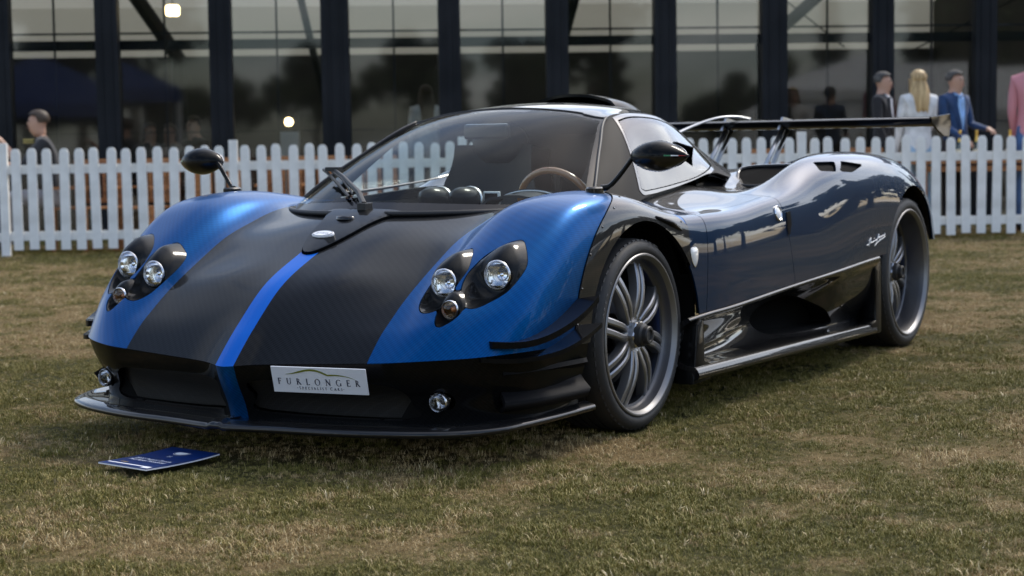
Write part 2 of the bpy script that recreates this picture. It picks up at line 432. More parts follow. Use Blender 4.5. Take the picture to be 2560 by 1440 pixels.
mm = N.new('ShaderNodeMix'); mm.data_type = 'RGBA'; mm.blend_type = 'MULTIPLY'; mm.inputs['Factor'].default_value = .8
r2 = N.new('ShaderNodeValToRGB'); r2.color_ramp.elements[0].position = .3; r2.color_ramp.elements[0].color = (.35, .35, .33, 1); r2.color_ramp.elements[1].position = .7; r2.color_ramp.elements[1].color = (1.25, 1.22, 1.1, 1)
L.new(nz2.outputs['Fac'], r2.inputs[0]); L.new(r1.outputs[0], mm.inputs['A']); L.new(r2.outputs[0], mm.inputs['B']); L.new(mm.outputs['Result'], b.inputs['Base Color'])
bpn = N.new('ShaderNodeBump'); bpn.inputs['Strength'].default_value = .8; bpn.inputs['Distance'].default_value = .012; L.new(nz2.outputs['Fac'], bpn.inputs['Height']); L.new(bpn.outputs[0], b.inputs['Normal'])
tag(link('lawn', me, 'lawn_soil'), kind='structure')
# ---- blades of grass: scattered tufts
def blade_mat(name, stops):
    m = pmat(name, stops[1][1], rough=.6, spec=.25); N, L, b = nodes(m)
    oi = N.new('ShaderNodeObjectInfo'); ge = N.new('ShaderNodeNewGeometry'); r = N.new('ShaderNodeValToRGB')
    mixr = N.new('ShaderNodeMath'); mixr.operation = 'MULTIPLY_ADD'; mixr.inputs[1].default_value = .62; sc_ = N.new('ShaderNodeMath'); sc_.operation = 'MULTIPLY'; sc_.inputs[1].default_value = .38
    L.new(ge.outputs['Random Per Island'], mixr.inputs[0]); L.new(oi.outputs['Random'], sc_.inputs[0]); L.new(sc_.outputs[0], mixr.inputs[2])
    el = r.color_ramp.elements; el[0].position, el[0].color = stops[0][0], (*stops[0][1], 1); el[1].position, el[1].color = stops[-1][0], (*stops[-1][1], 1)
    for p, c in stops[1:-1]: e_ = el.new(p); e_.color = (*c, 1)
    L.new(mixr.outputs[0], r.inputs[0]); L.new(r.outputs[0], b.inputs['Base Color']); return m
blade_mat('grass_green', ((.05, (.075, .072, .014)), (.40, (.165, .148, .030)), (.70, (.280, .230, .065)), (.95, (.62, .48, .22))))
blade_mat('grass_dry', ((.05, (.120, .074, .032)), (.40, (.290, .195, .085)), (.75, (.48, .355, .165)), (.95, (.80, .66, .38))))
blade_mat('straw_pale', ((.05, (.26, .18, .085)), (.40, (.42, .32, .16)), (.75, (.58, .46, .26)), (.95, (.75, .62, .40))))
tufts = {}
for kind, mats_, nb, ln, lean in (('green', 'grass_green', 26, (.007, .021), 1.2), ('dry', 'grass_dry', 20, (.007, .024), 1.6), ('tall', 'straw_pale', 5, (.012, .034), 1.7)):
    for var in range(3):
        v = []; f = []
        for k in range(nb):
            a = rng.uniform(0, 2 * math.pi); r0 = rng.uniform(0, .024); x0, y0 = r0 * math.cos(a), r0 * math.sin(a)
            h = rng.uniform(*ln); ba = rng.uniform(0, 2 * math.pi); le = rng.uniform(.15, lean); wv = rng.uniform(.0006, .0012) * (1.35 if kind == 'tall' else 1.0)
            dx, dy = math.cos(ba), math.sin(ba); px_, py_ = -dy * wv, dx * wv
            pts = [(0, 0), (h * math.sin(le * .5) * .55, h * math.cos(le * .5) * .55), (h * (math.sin(le * .5) * .55 + math.sin(le * 1.2) * .45), h * max(.10, math.cos(le * .5) * .55 + math.cos(le * 1.2) * .45))]
            o_ = len(v)
            for i, (hx, hz) in enumerate(pts):
                t_ = (1, .8, .15)[i]
                v += [(x0 + dx * hx - px_ * t_, y0 + dy * hx - py_ * t_, hz - .002), (x0 + dx * hx + px_ * t_, y0 + dy * hx + py_ * t_, hz - .002)]
            f += [(o_, o_ + 1, o_ + 3, o_ + 2), (o_ + 2, o_ + 3, o_ + 5, o_ + 4)]
        me = bpy.data.meshes.new('tuft'); me.from_pydata(v, [], f); me.materials.append(MATS[mats_]); tufts[(kind, var)] = me
def scatter(d0, d1, per_m2):
    A_ = .5 * ((.335 * d0 + .5) + (.335 * d1 + .5)) * 2 * (d1 - d0); n = int(A_ * per_m2)
    d = d0 + (d1 - d0) * rng.random(n) ** .85; u = (rng.random(n) * 2 - 1) * (.335 * d + .5)
    return CAM_LOC[0] + GF[0] * d + GR[0] * u, CAM_LOC[1] + GF[1] * d + GR[1] * u
px_, py_ = [np.concatenate(a) for a in zip(scatter(3.2, 5.2, 3600), scatter(5.2, 8, 2600), scatter(8, 12.5, 1400), scatter(12.5, 20, 600))]
dr_ = dryness(px_, py_) + rng.normal(0, .22, len(px_))
kindv = np.where(dr_ > .56, 1, 0); kindv[rng.random(len(px_)) < .045] = 2
keep = ~((kindv == 1) & (rng.random(len(px_)) < .25)) 
# no grass standing through the programme or tyres
def inside(x, y, cx, cy, hx, hy): return (np.abs(x - cx) < hx) & (np.abs(y - cy) < hy)
for cx, cy, hx, hy in ((0, .80, .10, .13), (0, -.80, .10, .13), (-2.73, .82, .11, .17), (-2.73, -.82, .11, .17), (1.26, -.14, .14, .11)): keep &= ~inside(px_, py_, cx, cy, hx, hy)
for ki, kn in enumerate(('green', 'dry', 'tall')):
    for var in range(3):
        m_ = keep & (kindv == ki) & ((np.arange(len(px_)) % 3) == var)
        X_, Y_ = px_[m_], py_[m_]; n = len(X_)
        pm = bpy.data.meshes.new('grass_points'); pm.from_pydata(np.stack([X_, Y_, .010 * (vnoise(X_ * 2.1, Y_ * 2.1, 9) - .5) - .004], 1).tolist(), [], [])
        a1 = pm.attributes.new('rot', 'FLOAT_VECTOR', 'POINT'); a1.data.foreach_set('vector', np.stack([rng.normal(0, .12, n), rng.normal(0, .12, n), rng.uniform(0, 6.28, n)], 1).ravel().astype(np.float32))
        sc0 = rng.uniform(.48, 1.0, n) * (.55 + .9 * vnoise(X_ * 6.5, Y_ * 6.5, 6)) * np.where(np.hypot(X_ - CAM_LOC[0], Y_ - CAM_LOC[1]) > 12, 1.25, 1.0)
        a2 = pm.attributes.new('scl', 'FLOAT', 'POINT'); a2.data.foreach_set('value', sc0.astype(np.float32))
        tob = bpy.data.objects.new('grass_tuft', tufts[(kn, var)])      # source mesh, only reached through the node group
        ng = bpy.data.node_groups.new('grass', 'GeometryNodeTree'); ng.interface.new_socket('Geometry', in_out='INPUT', socket_type='NodeSocketGeometry'); ng.interface.new_socket('Geometry', in_out='OUTPUT', socket_type='NodeSocketGeometry')
        gi_ = ng.nodes.new('NodeGroupInput'); go_ = ng.nodes.new('NodeGroupOutput'); ip = ng.nodes.new('GeometryNodeInstanceOnPoints'); oi = ng.nodes.new('GeometryNodeObjectInfo'); oi.inputs['Object'].default_value = tob
        n1 = ng.nodes.new('GeometryNodeInputNamedAttribute'); n1.data_type = 'FLOAT_VECTOR'; n1.inputs[0].default_value = 'rot'
        n2 = ng.nodes.new('GeometryNodeInputNamedAttribute'); n2.data_type = 'FLOAT'; n2.inputs[0].default_value = 'scl'
        ng.links.new(gi_.outputs[0], ip.inputs['Points']); ng.links.new(oi.outputs['Geometry'], ip.inputs['Instance']); ng.links.new(n1.outputs['Attribute'], ip.inputs['Rotation']); ng.links.new(n2.outputs['Attribute'], ip.inputs['Scale']); ng.links.new(ip.outputs[0], go_.inputs[0])
        go = link('grass' if ki == 0 else ('dry_grass' if ki == 1 else 'straw'), pm); md = go.modifiers.new('grass', 'NODES'); md.node_group = ng
        tag(go, ('short green grass blades of the lawn', 'short dry yellowed grass blades of the lawn', 'scattered long straw stalks on the lawn')[ki], 'grass', kind='stuff')

# ================================================================== picket fence
pmat('fence_white', (.74, .76, .78), rough=.5); noise_col(MATS['fence_white'], (.74, .73, .70), (.93, .92, .89), 5.0, bump=.15, bscale=60, bdist=.002)
def picket_mesh(h=.985, w_=.092, t_=.018):
    m = MB(); w2 = w_ / 2
    m.prism([(-w2, 0), (w2, 0), (w2, h - .045), (w2 * .82, h - .018), (w2 * .42, h), (-w2 * .42, h), (-w2 * .82, h - .018), (-w2, h - .045)], -t_ / 2, t_ / 2, Matrix(((1, 0, 0, 0), (0, 0, 1, 0), (0, 1, 0, 0), (0, 0, 0, 1))))
    o = m.build('picket', 'fence_white', bevel=.003); return o
pk0 = picket_mesh(); pk_me = pk0.data; bpy.data.objects.remove(pk0)
def post_mesh():
    m = MB(); m.box((0, 0, .545), (.085, .06, 1.10)); o = m.build('fence_post', 'fence_white', bevel=.004); me = o.data; bpy.data.objects.remove(o); return me
po_me = post_mesh()
posts = [-2.2, .03, 2.25, 4.5, 6.2, 7.905, 10.65, 12.9]
for i in range(len(posts) - 1):
    s0, s1 = posts[i], posts[i + 1]; root = empty('picket_fence', FP(s0, 0), FRZ)
    where = ('running on to the left past the man eating', 'in front of the man eating at the left end', 'behind the bonnet and passenger mirror', 'behind the windscreen', 'behind the cabin and rear wing', 'behind the rear wheel in front of the standing group', 'running on to the right past the red checked shirt')[i]
    tag(root, 'white wooden picket fence panel ' + where, 'fence', 'white picket fence panels')
    n = max(2, int(round((s1 - s0 - .10) / .152))); st = (s1 - s0 - .10) / n
    dz = random.uniform(-.012, .012); tilt = random.uniform(-.004, .004)
    for k in range(n):
        o = bpy.data.objects.new('picket', pk_me); COL.objects.link(o); o.parent = root
        o.location = (.05 + st * (k + .5), -.018, .052 + dz + random.gauss(0, .005)); o.rotation_euler = (0, random.gauss(0, .009) + tilt, 0)
    for z in (.185, .835):
        m = MB(); m.box(((s1 - s0) / 2, .012, z + dz), (s1 - s0 - .06, .03, .088)); m.build('rail', 'fence_white', root)
    o = bpy.data.objects.new('post', po_me); COL.objects.link(o); o.parent = root; o.location = (0, .004, 0)

# ================================================================== glazed pavilion behind
pmat('frame_black', (.012, .014, .017), rough=.6, spec=.15); noise_col(MATS['frame_black'], (.009, .011, .014), (.017, .019, .023), 2.0)
glassmat('pavilion_glass', (.76, .78, .77), 1.5, .8, .035)
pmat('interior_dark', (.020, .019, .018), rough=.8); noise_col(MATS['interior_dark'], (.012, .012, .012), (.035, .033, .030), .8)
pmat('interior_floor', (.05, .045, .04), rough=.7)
m = bpy.data.materials.new('tent_fabric'); m.use_nodes = True; MATS['tent_fabric'] = m; N = m.node_tree.nodes; L = m.node_tree.links; N.clear()
o_ = N.new('ShaderNodeOutputMaterial'); t1 = N.new('ShaderNodeBsdfTranslucent'); t1.inputs[0].default_value = (.44, .415, .36, 1); d1 = N.new('ShaderNodeBsdfDiffuse'); d1.inputs[0].default_value = (.45, .42, .36, 1)
ms = N.new('ShaderNodeMixShader'); ms.inputs[0].default_value = .5; L.new(t1.outputs[0], ms.inputs[1]); L.new(d1.outputs[0], ms.inputs[2]); L.new(ms.outputs[0], o_.inputs[0])
GN_ = 3.5
PAV = empty('pavilion', FP(0, GN_), FRZ); tag(PAV, 'long glazed pavilion with dark posts and a pale fabric ceiling behind the fence', 'building')
cols = [-3.4, -2.07, -.745, .502, 1.816, 3.156, 4.504, 5.788, 7.087, 8.408, 9.73, 10.994, 12.3, 13.6]
cw = [.26] * len(cols); cw[5] = .33; cw[9] = .30
for c, w_ in zip(cols, cw):
    m = MB(); m.box((c, 0, 1.75), (w_, .22, 3.5)); m.box((c - w_ * .22, -.115, 1.75), (.02, .02, 3.5)); m.box((c + w_ * .22, -.115, 1.75), (.02, .02, 3.5)); m.build('post', 'frame_black', PAV)
for i in range(len(cols) - 1):
    a, b_ = cols[i] + cw[i] / 2, cols[i + 1] - cw[i + 1] / 2; mid = (a + b_) / 2; wd = b_ - a
    g0 = MB(); g0.box((0, 0, 0), (wd, .012, 3.35)); go = g0.build('glass_pane', 'pavilion_glass', PAV)
    go.location = (mid, .03, 1.72); go.rotation_euler = (random.uniform(-.008, .004), 0, random.uniform(-.022, .022))
    m = MB(); m.box((mid, .05, 2.385), (wd, .03, .022)); m.build('glazing_bar', 'frame_black', PAV)
    m = MB(); m.box((mid, .05, 1.75), (.022, .03, 3.4)); m.build('glazing_bar', 'frame_black', PAV)
    m = MB(); m.box((mid, .05, 1.22), (wd, .02, .016)); m.build('glazing_bar', 'frame_black', PAV)
    m = MB(); m.box((mid, .10, 2.25), (wd, .06, .115)); m.build('transom_beam', 'frame_black', PAV)
m = MB(); m.box((5, 0, 3.56), (18, .35, .16)); m.build('eaves_beam', 'frame_black', PAV)
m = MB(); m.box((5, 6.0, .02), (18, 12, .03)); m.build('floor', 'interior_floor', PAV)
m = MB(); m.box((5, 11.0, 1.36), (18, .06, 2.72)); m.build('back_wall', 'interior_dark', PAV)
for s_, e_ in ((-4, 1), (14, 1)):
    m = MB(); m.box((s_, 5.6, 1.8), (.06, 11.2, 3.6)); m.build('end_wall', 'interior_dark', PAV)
# pitched fabric roof with rafters
rv = [(-4, -.3, 3.62), (14, -.3, 3.62), (14, 5.5, 5.4), (-4, 5.5, 5.4), (14, 11.2, 3.62), (-4, 11.2, 3.62), (14, 11.2, 2.55), (-4, 11.2, 2.55)]
pymesh('fabric_roof', rv, [(0, 1, 2, 3), (3, 2, 4, 5), (5, 4, 6, 7)], 'tent_fabric', PAV)
for s_ in (-1.2, 1.6, 4.2, 6.7, 9.2, 11.8):
    m = MB(); m.box((s_, 2.6, 4.42), (.12, 6.0, .14), Matrix.Rotation(math.atan2(1.78, 5.8), 3, 'X')); m.build('rafter', 'frame_black', PAV)
for (s0, z0), (s1, z1), n_, r_ in (((.2, 3.5), (1.05, 2.2), 2.2, .10), ((6.35, 3.5), (5.95, 2.1), 1.6, .075), ((10.1, 3.5), (8.65, 2.25), 1.8, .085), ((2.55, 3.4), (2.95, 1.5), 2.4, .05)):
    m = MB(); m.tube([(s0, n_, z0), (s1, n_, z1), (s1 - .02, n_, 0.0)], r_, 8); m.build('brace', 'frame_black', PAV)
m = MB(); m.tube([(8.2, 1.2, 3.3), (9.6, 1.2, 2.2)], .01, 5); m.build('stay_wire', 'frame_black', PAV)
m = MB(); m.tube([(9.9, .9, 1.9), (12, .9, 2.9)], .01, 5); m.build('stay_wire', 'frame_black', PAV)
# lit lamps inside
pmat('lamp_warm', (1, .8, .5), emit=(1.0, .72, .36), emit_s=9.0); pmat('lamp_body', (.6, .6, .6), rough=.5)
m = MB(); m.box((0, 0, 0), (.16, .16, .13)); L1 = empty('hanging_lamp', FP(1.09, GN_ + 1.4, 2.76), FRZ); m.build('lit_shade', 'lamp_warm', L1, bevel=.03); m = MB(); m.tube([(0, 0, .06), (0, 0, 1.0)], .006, 5); m.build('cord', 'frame_black', L1)
tag(L1, 'square warm lit hanging lamp behind the pavilion glass', 'lamp')
L2 = empty('globe_lamp', FP(2.52, GN_ + 1.1, 0), FRZ); m = MB(); m.lathe([(0, .055), (.04, .04), (.055, 0), (.04, -.04), (0, -.055)], 16, Matrix.Translation((0, 0, 1.345))); m.build('lit_globe', 'lamp_warm', L2, smooth=True)
m = MB(); m.box((0, 0, .62), (.25, .25, 1.24)); m.build('pedestal', 'lamp_body', L2, bevel=.01); m = MB(); m.tube([(0, 0, 1.24), (0, 0, 1.30)], .015, 8); m.build('stem', 'frame_black', L2)
tag(L2, 'small round lit lamp on a white pedestal behind the glass', 'lamp')
# ================================================================== the car (x forward, y to its left, front axle at x = 0)
CAR = empty('sports_car', (0, 0, 0))
tag(CAR, 'low blue and black carbon sports car with a big rear wing parked on the lawn', 'car')

pmat('blue_carbon_shaded', (0.004, 0.07, 0.36), rough=0.45, metal=0.3, coat=1.0, coat_rough=0.004, spec=.03, coat_ior=1.40); weave(MATS['blue_carbon_shaded'], (0.0001, 0.0125, 0.040), (0.0002, 0.0190, 0.058), 620)  # same blue paint as the front wings, colour darkened to put in the flank's shade
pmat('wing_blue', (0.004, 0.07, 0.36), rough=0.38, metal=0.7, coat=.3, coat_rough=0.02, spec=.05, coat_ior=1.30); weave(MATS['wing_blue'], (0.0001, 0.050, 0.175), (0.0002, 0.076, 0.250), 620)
pmat('black_carbon', (0.01, 0.01, 0.011), rough=0.5, metal=0.0, coat=.5, coat_rough=0.02, spec=.04, coat_ior=1.30); weave(MATS['black_carbon'], (0.0012, 0.0013, 0.0015), (0.0045, 0.0047, 0.0052), 620)
pmat('satin_carbon', (0.02, 0.02, 0.02), rough=0.5, coat=.55, coat_rough=0.05, spec=.06, coat_ior=1.30); weave(MATS['satin_carbon'], (0.0016, 0.0018, 0.002), (0.0105, 0.011, 0.012), 620)
pmat('stripe_blue', (0.001, 0.105, 0.50), rough=0.5, coat=.4, coat_rough=0.03, spec=.1, coat_ior=1.3)
pmat('black_void', (0.004, 0.004, 0.004), rough=0.9, spec=0.1)
pmat('black_rubber', (0.012, 0.012, 0.013), rough=0.55)
pmat('gloss_black', (0.006, 0.006, 0.007), rough=0.3, coat=1.0, spec=.2, coat_ior=1.4)
pmat('silver', (0.62, 0.62, 0.63), rough=0.22, metal=1.0)
pmat('chrome', (0.85, 0.85, 0.86), rough=0.06, metal=1.0)
pmat('rim_silver', (0.30, 0.30, 0.31), rough=0.40, metal=0.9, coat=0.2, coat_rough=0.15)
pmat('matte_carbon', (.006, .006, .007), rough=.6, spec=.08)
pmat('rim_dark', (0.13, 0.13, 0.137), rough=0.42, metal=0.85)

pmat('gloss_carbon', (.006, .006, .007), rough=.5, coat=1.0, coat_rough=.01, spec=.1, coat_ior=1.42); weave(MATS['gloss_carbon'], (.003, .003, .0035), (.009, .009, .010), 620)
# ---- longitudinal curves of the lower body: (x, y, z)
c0 = [(1.118, 0, .305), (1.07, 0, .357), (1.01, 0, .412), (.94, 0, .474), (.865, 0, .536), (.76, 0, .590), (.662, 0, .632), (.57, 0, .672), (.48, 0, .708), (.38, 0, .742), (.2, 0, .775), (0, 0, .78), (-.4, 0, .75), (-.8, 0, .72), (-1.2, 0, .74), (-1.6, 0, .82), (-2.0, 0, .86), (-2.6, 0, .85), (-3.1, 0, .80), (-3.42, 0, .74)]
cK = [(1.083, .085, .311), (1.04, .085, .357), (1.0, .085, .402), (.93, .085, .468), (.865, .085, .526), (.76, .085, .586), (.662, .085, .630), (.57, .085, .671), (.48, .085, .707), (.38, .085, .741), (.2, .085, .775), (0, .085, .78), (-.4, .085, .75), (-.8, .085, .72), (-1.2, .085, .74), (-1.6, .085, .82), (-2.0, .085, .86), (-2.6, .085, .85), (-3.1, .085, .80), (-3.42, .085, .74)]
c1 = [(1.052, .25, .318), (1.01, .25, .362), (.97, .25, .405), (.865, .25, .500), (.80, .25, .552), (.66, .25, .618), (.5, .25, .690), (.38, .25, .730), (.2, .25, .768), (0, .25, .775), (-.4, .25, .75), (-.8, .25, .72), (-1.2, .25, .74), (-1.6, .25, .82), (-2.0, .25, .86), (-2.6, .25, .85), (-3.1, .25, .80), (-3.42, .25, .74)]
c2 = [(1.022, .49, .329), (.961, .49, .392), (.88, .49, .455), (.8, .49, .509), (.635, .49, .602), (.495, .49, .672), (.367, .49, .713), (.236, .49, .75), (.1, .50, .770), (-.1, .52, .772), (-.5, .50, .77), (-.8, .5, .78), (-1.1, .5, .80), (-1.4, .5, .84), (-1.7, .5, .85), (-2.1, .5, .87), (-2.6, .5, .87), (-3.1, .49, .82), (-3.42, .47, .75)]
c3 = [(1.012, .585, .335), (.95, .585, .402), (.87, .585, .470), (.756, .585, .556), (.61, .585, .652), (.52, .585, .706), (.43, .585, .751), (.35, .585, .776), (.2, .585, .797), (0, .59, .797), (-.2, .61, .783), (-.4, .635, .779), (-.7, .64, .797), (-1.0, .62, .815), (-1.3, .61, .80), (-1.55, .62, .785), (-1.75, .62, .80), (-1.95, .62, .875), (-2.3, .62, .89), (-2.8, .60, .88), (-3.15, .58, .83), (-3.42, .56, .75)]
c4 = [(.968, .69, .341), (.91, .69, .432), (.84, .69, .499), (.756, .69, .570), (.65, .69, .645), (.59, .69, .685), (.52, .69, .728), (.43, .69, .780), (.33, .69, .808), (.2, .69, .822), (.1, .69, .826), (0, .69, .820), (-.1, .695, .809), (-.2, .70, .794), (-.3, .71, .777), (-.45, .72, .764), (-.7, .735, .772), (-1.0, .735, .785), (-1.25, .73, .787), (-1.45, .735, .795), (-1.65, .745, .835), (-1.9, .74, .905), (-2.2, .73, .925), (-2.6, .72, .918), (-2.95, .70, .885), (-3.2, .67, .82), (-3.42, .64, .74)]
c5 = [(.893, .79, .346), (.84, .79, .440), (.77, .79, .525), (.70, .79, .588), (.62, .79, .650), (.568, .79, .688), (.5, .79, .732), (.43, .79, .773), (.325, .79, .805), (.2, .79, .820), (.1, .79, .822), (0, .79, .814), (-.1, .79, .80), (-.2, .79, .782), (-.3, .795, .761), (-.42, .80, .740), (-.7, .82, .742), (-1.0, .83, .760), (-1.2, .83, .783), (-1.35, .83, .817), (-1.5, .83, .863), (-1.65, .83, .902), (-1.85, .83, .927), (-2.1, .83, .937), (-2.4, .83, .935), (-2.7, .82, .918), (-2.95, .80, .88), (-3.2, .77, .79), (-3.4, .72, .68)]
c6 = [(.80, .852, .350), (.74, .863, .455), (.66, .868, .555), (.58, .868, .632), (.5, .867, .700), (.42, .867, .750), (.32, .867, .785), (.2, .867, .800), (.1, .867, .801), (0, .867, .794), (-.12, .868, .772), (-.25, .872, .744), (-.4, .883, .724), (-.7, .91, .727), (-1.0, .92, .752), (-1.2, .92, .774), (-1.35, .915, .80), (-1.5, .915, .838), (-1.65, .915, .873), (-1.85, .92, .90), (-2.1, .92, .912), (-2.4, .925, .91), (-2.7, .92, .892), (-2.95, .90, .845), (-3.2, .86, .745), (-3.38, .80, .62)]
c7 = [(.71, .886, .352), (.64, .896, .43), (.56, .900, .52), (.46, .905, .61), (.35, .908, .68), (.2, .912, .735), (.05, .914, .752), (-.1, .917, .738), (-.25, .924, .712), (-.4, .937, .695), (-.7, .96, .695), (-1.0, .966, .715), (-1.2, .967, .733), (-1.35, .967, .748), (-1.5, .967, .77), (-1.7, .975, .80), (-2.1, .985, .83), (-2.4, .99, .835), (-2.7, .99, .82), (-2.95, .975, .77), (-3.2, .93, .66), (-3.36, .86, .54)]
c8 = [(.63, .898, .352), (.56, .905, .40), (.45, .911, .47), (.3, .917, .55), (.1, .923, .60), (-.1, .930, .60), (-.25, .940, .58), (-.4, .955, .56), (-.7, .977, .56), (-1.2, .985, .59), (-1.7, .995, .63), (-2.2, 1.01, .67), (-2.7, 1.02, .67), (-3.0, 1.0, .64), (-3.2, .96, .585), (-3.33, .90, .53)]
c9 = [(.56, .905, .352), (.4, .912, .345), (.2, .918, .345), (0, .925, .345), (-.2, .938, .35), (-.33, .952, .365), (-.7, .978, .385), (-1.15, .985, .41), (-1.7, .995, .437), (-2.15, 1.0, .461), (-2.7, 1.01, .48), (-3.0, 1.0, .49), (-3.2, .97, .49), (-3.31, .92, .48)]
COLS = [c0, cK, c1, c2, c3, c4, c5, c6, c7, c8, c9]
XN = np.array([1.118, 1.06, 1.0, .92, .84, .75, .66, .57, .48, .39, .29, .18, .06, -.08, -.2, -.32, -.45, -.6, -.8, -1.0, -1.15, -1.28, -1.42, -1.56, -1.72, -1.9, -2.1, -2.35, -2.6, -2.85, -3.05, -3.2, -3.32, -3.42])
def body_net():
    half = []
    for c in COLS:
        c = np.array(c); xs, xe = c[0, 0], c[-1, 0]
        d1 = np.clip((XN + 0.2) / 1.318, 0, 1) ** 1.15; d2 = np.clip((-2.85 - XN) / 0.57, 0, 1)
        x = XN + (xs - 1.118) * d1 + (xe + 3.42) * d2
        x[0] = xs; x[-1] = xe
        yz = pinterp(x, c); half.append(np.column_stack([x, yz]))
    full = half[::-1] + [h * [1, -1, 1] for h in half[1:]]
    return np.stack(full, 1)
NET = body_net()
U = surf(NET, 260, 190, 0.8, 0.8)
FA, RA = (0.0, .338), (-2.73, .362)          # wheel arch centres (x, z)
RFA, RRA = .382, .408
def arch(M, c, r): 
    v = M['v']; d = np.hypot(v[:, 0] - c[0], v[:, 2] - c[1]) - r
    return np.where(np.abs(v[:, 1]) > .55, d, 0.5)
U = clip(U, arch(U, FA, RFA), False); U = clip(U, arch(U, RA, RRA), False)
# cockpit opening
COCK = crom([(.30, 0), (.27, .2), (.16, .38), (-.02, .52), (-.2, .60), (-.5, .635), (-.9, .61), (-1.3, .56), (-1.5, .5), (-1.6, .3), (-1.62, 0), (-1.6, -.3), (-1.5, -.5), (-1.3, -.56), (-.9, -.61), (-.5, -.635), (-.2, -.60), (-.02, -.52), (.16, -.38), (.27, -.2)], 4)
U = clip(U, sdpoly(U['v'][:, :2], COCK), False)
ay = lambda M: np.abs(M['v'][:, 1])
X = lambda M: M['v'][:, 0]
Z = lambda M: M['v'][:, 2]
g = .0018
# light opening outlines, front view (y, z)
TEAR_IN = crom([(.626, .656), (.643, .638), (.664, .600), (.662, .570), (.660, .532), (.652, .493), (.624, .476), (.588, .473), (.562, .487), (.549, .508), (.540, .552), (.540, .585), (.552, .614), (.584, .642), (.607, .655)], 4)
TEAR_OUT = crom([(.784, .682), (.811, .655), (.834, .613), (.833, .576), (.818, .535), (.788, .507), (.756, .489), (.727, .492), (.707, .507), (.689, .532), (.674, .571), (.677, .600), (.692, .636), (.724, .665), (.755, .681)], 4)
TEAR_IND = crom([(.671, .540), (.699, .530), (.722, .500), (.720, .469), (.701, .448), (.678, .436), (.662, .443), (.648, .467), (.645, .495), (.650, .525)], 4)
def lights_sd(M):
    p = np.stack([ay(M), Z(M)], 1); far = X(M) < .45
    d = np.minimum(np.minimum(sdpoly(p, TEAR_IN), sdpoly(p, TEAR_OUT)), sdpoly(p, TEAR_IND))
    return np.where(far, .3, d)
HL = .489     # colour line between bonnet and wings
def doorline(M): return X(M) + .318 + (Z(M) - .5) * .06            # rear edge of front wing
def doorfront(M): return X(M) + .445 + (Z(M) - .5) * .10
def doorrear(M): return X(M) + 1.19 - (Z(M) - .6) * .30
def side(M, s): return clip(M, -s * M['v'][:, 1] + HL)
# bonnet
B = clip(clip(U, ay(U) - HL), -(X(U) if False else clip(U, ay(U) - HL)['v'][:, 0]) + .0) if False else clip(U, ay(U) - HL)
Hd = clip(B, -(X(B)) + .02)
# wiper cover plate outline in plan
COVER = crom([(.668, 0), (.655, .030), (.60, .062), (.53, .088), (.46, .105), (.40, .125), (.355, .15), (.325, .15), (.322, 0), (.325, -.15), (.355, -.15), (.40, -.125), (.46, -.105), (.53, -.088), (.60, -.062), (.655, -.030)], 4)
cv = clip(Hd, sdpoly(Hd['v'][:, :2], COVER) + .002)
Hd = clip(Hd, sdpoly(Hd['v'][:, :2], COVER) - .002, False)
ST = .036
panel('bonnet_stripe', clip(Hd, ay(Hd) - ST), 'stripe_blue', CAR, 0)
for s in (1, -1):
    q = clip(Hd, -s * Hd['v'][:, 1] + ST)
    panel('bonnet', q, 'satin_carbon', CAR, 0.004)
# raised cover plate with badge and nozzle
dist = -sdpoly(cv['v'][:, :2], COVER)
lift = .016 * np.clip(dist / .03, 0, 1) ** .6 + .006
cv2 = dict(v=cv['v'] + np.array([0, 0, 1]) * lift[:, None], n=cv['n'].copy(), uv=cv['uv'], f=cv['f'])
cvo = panel('wiper_cover', cv2, 'black_carbon', CAR, 0.02)
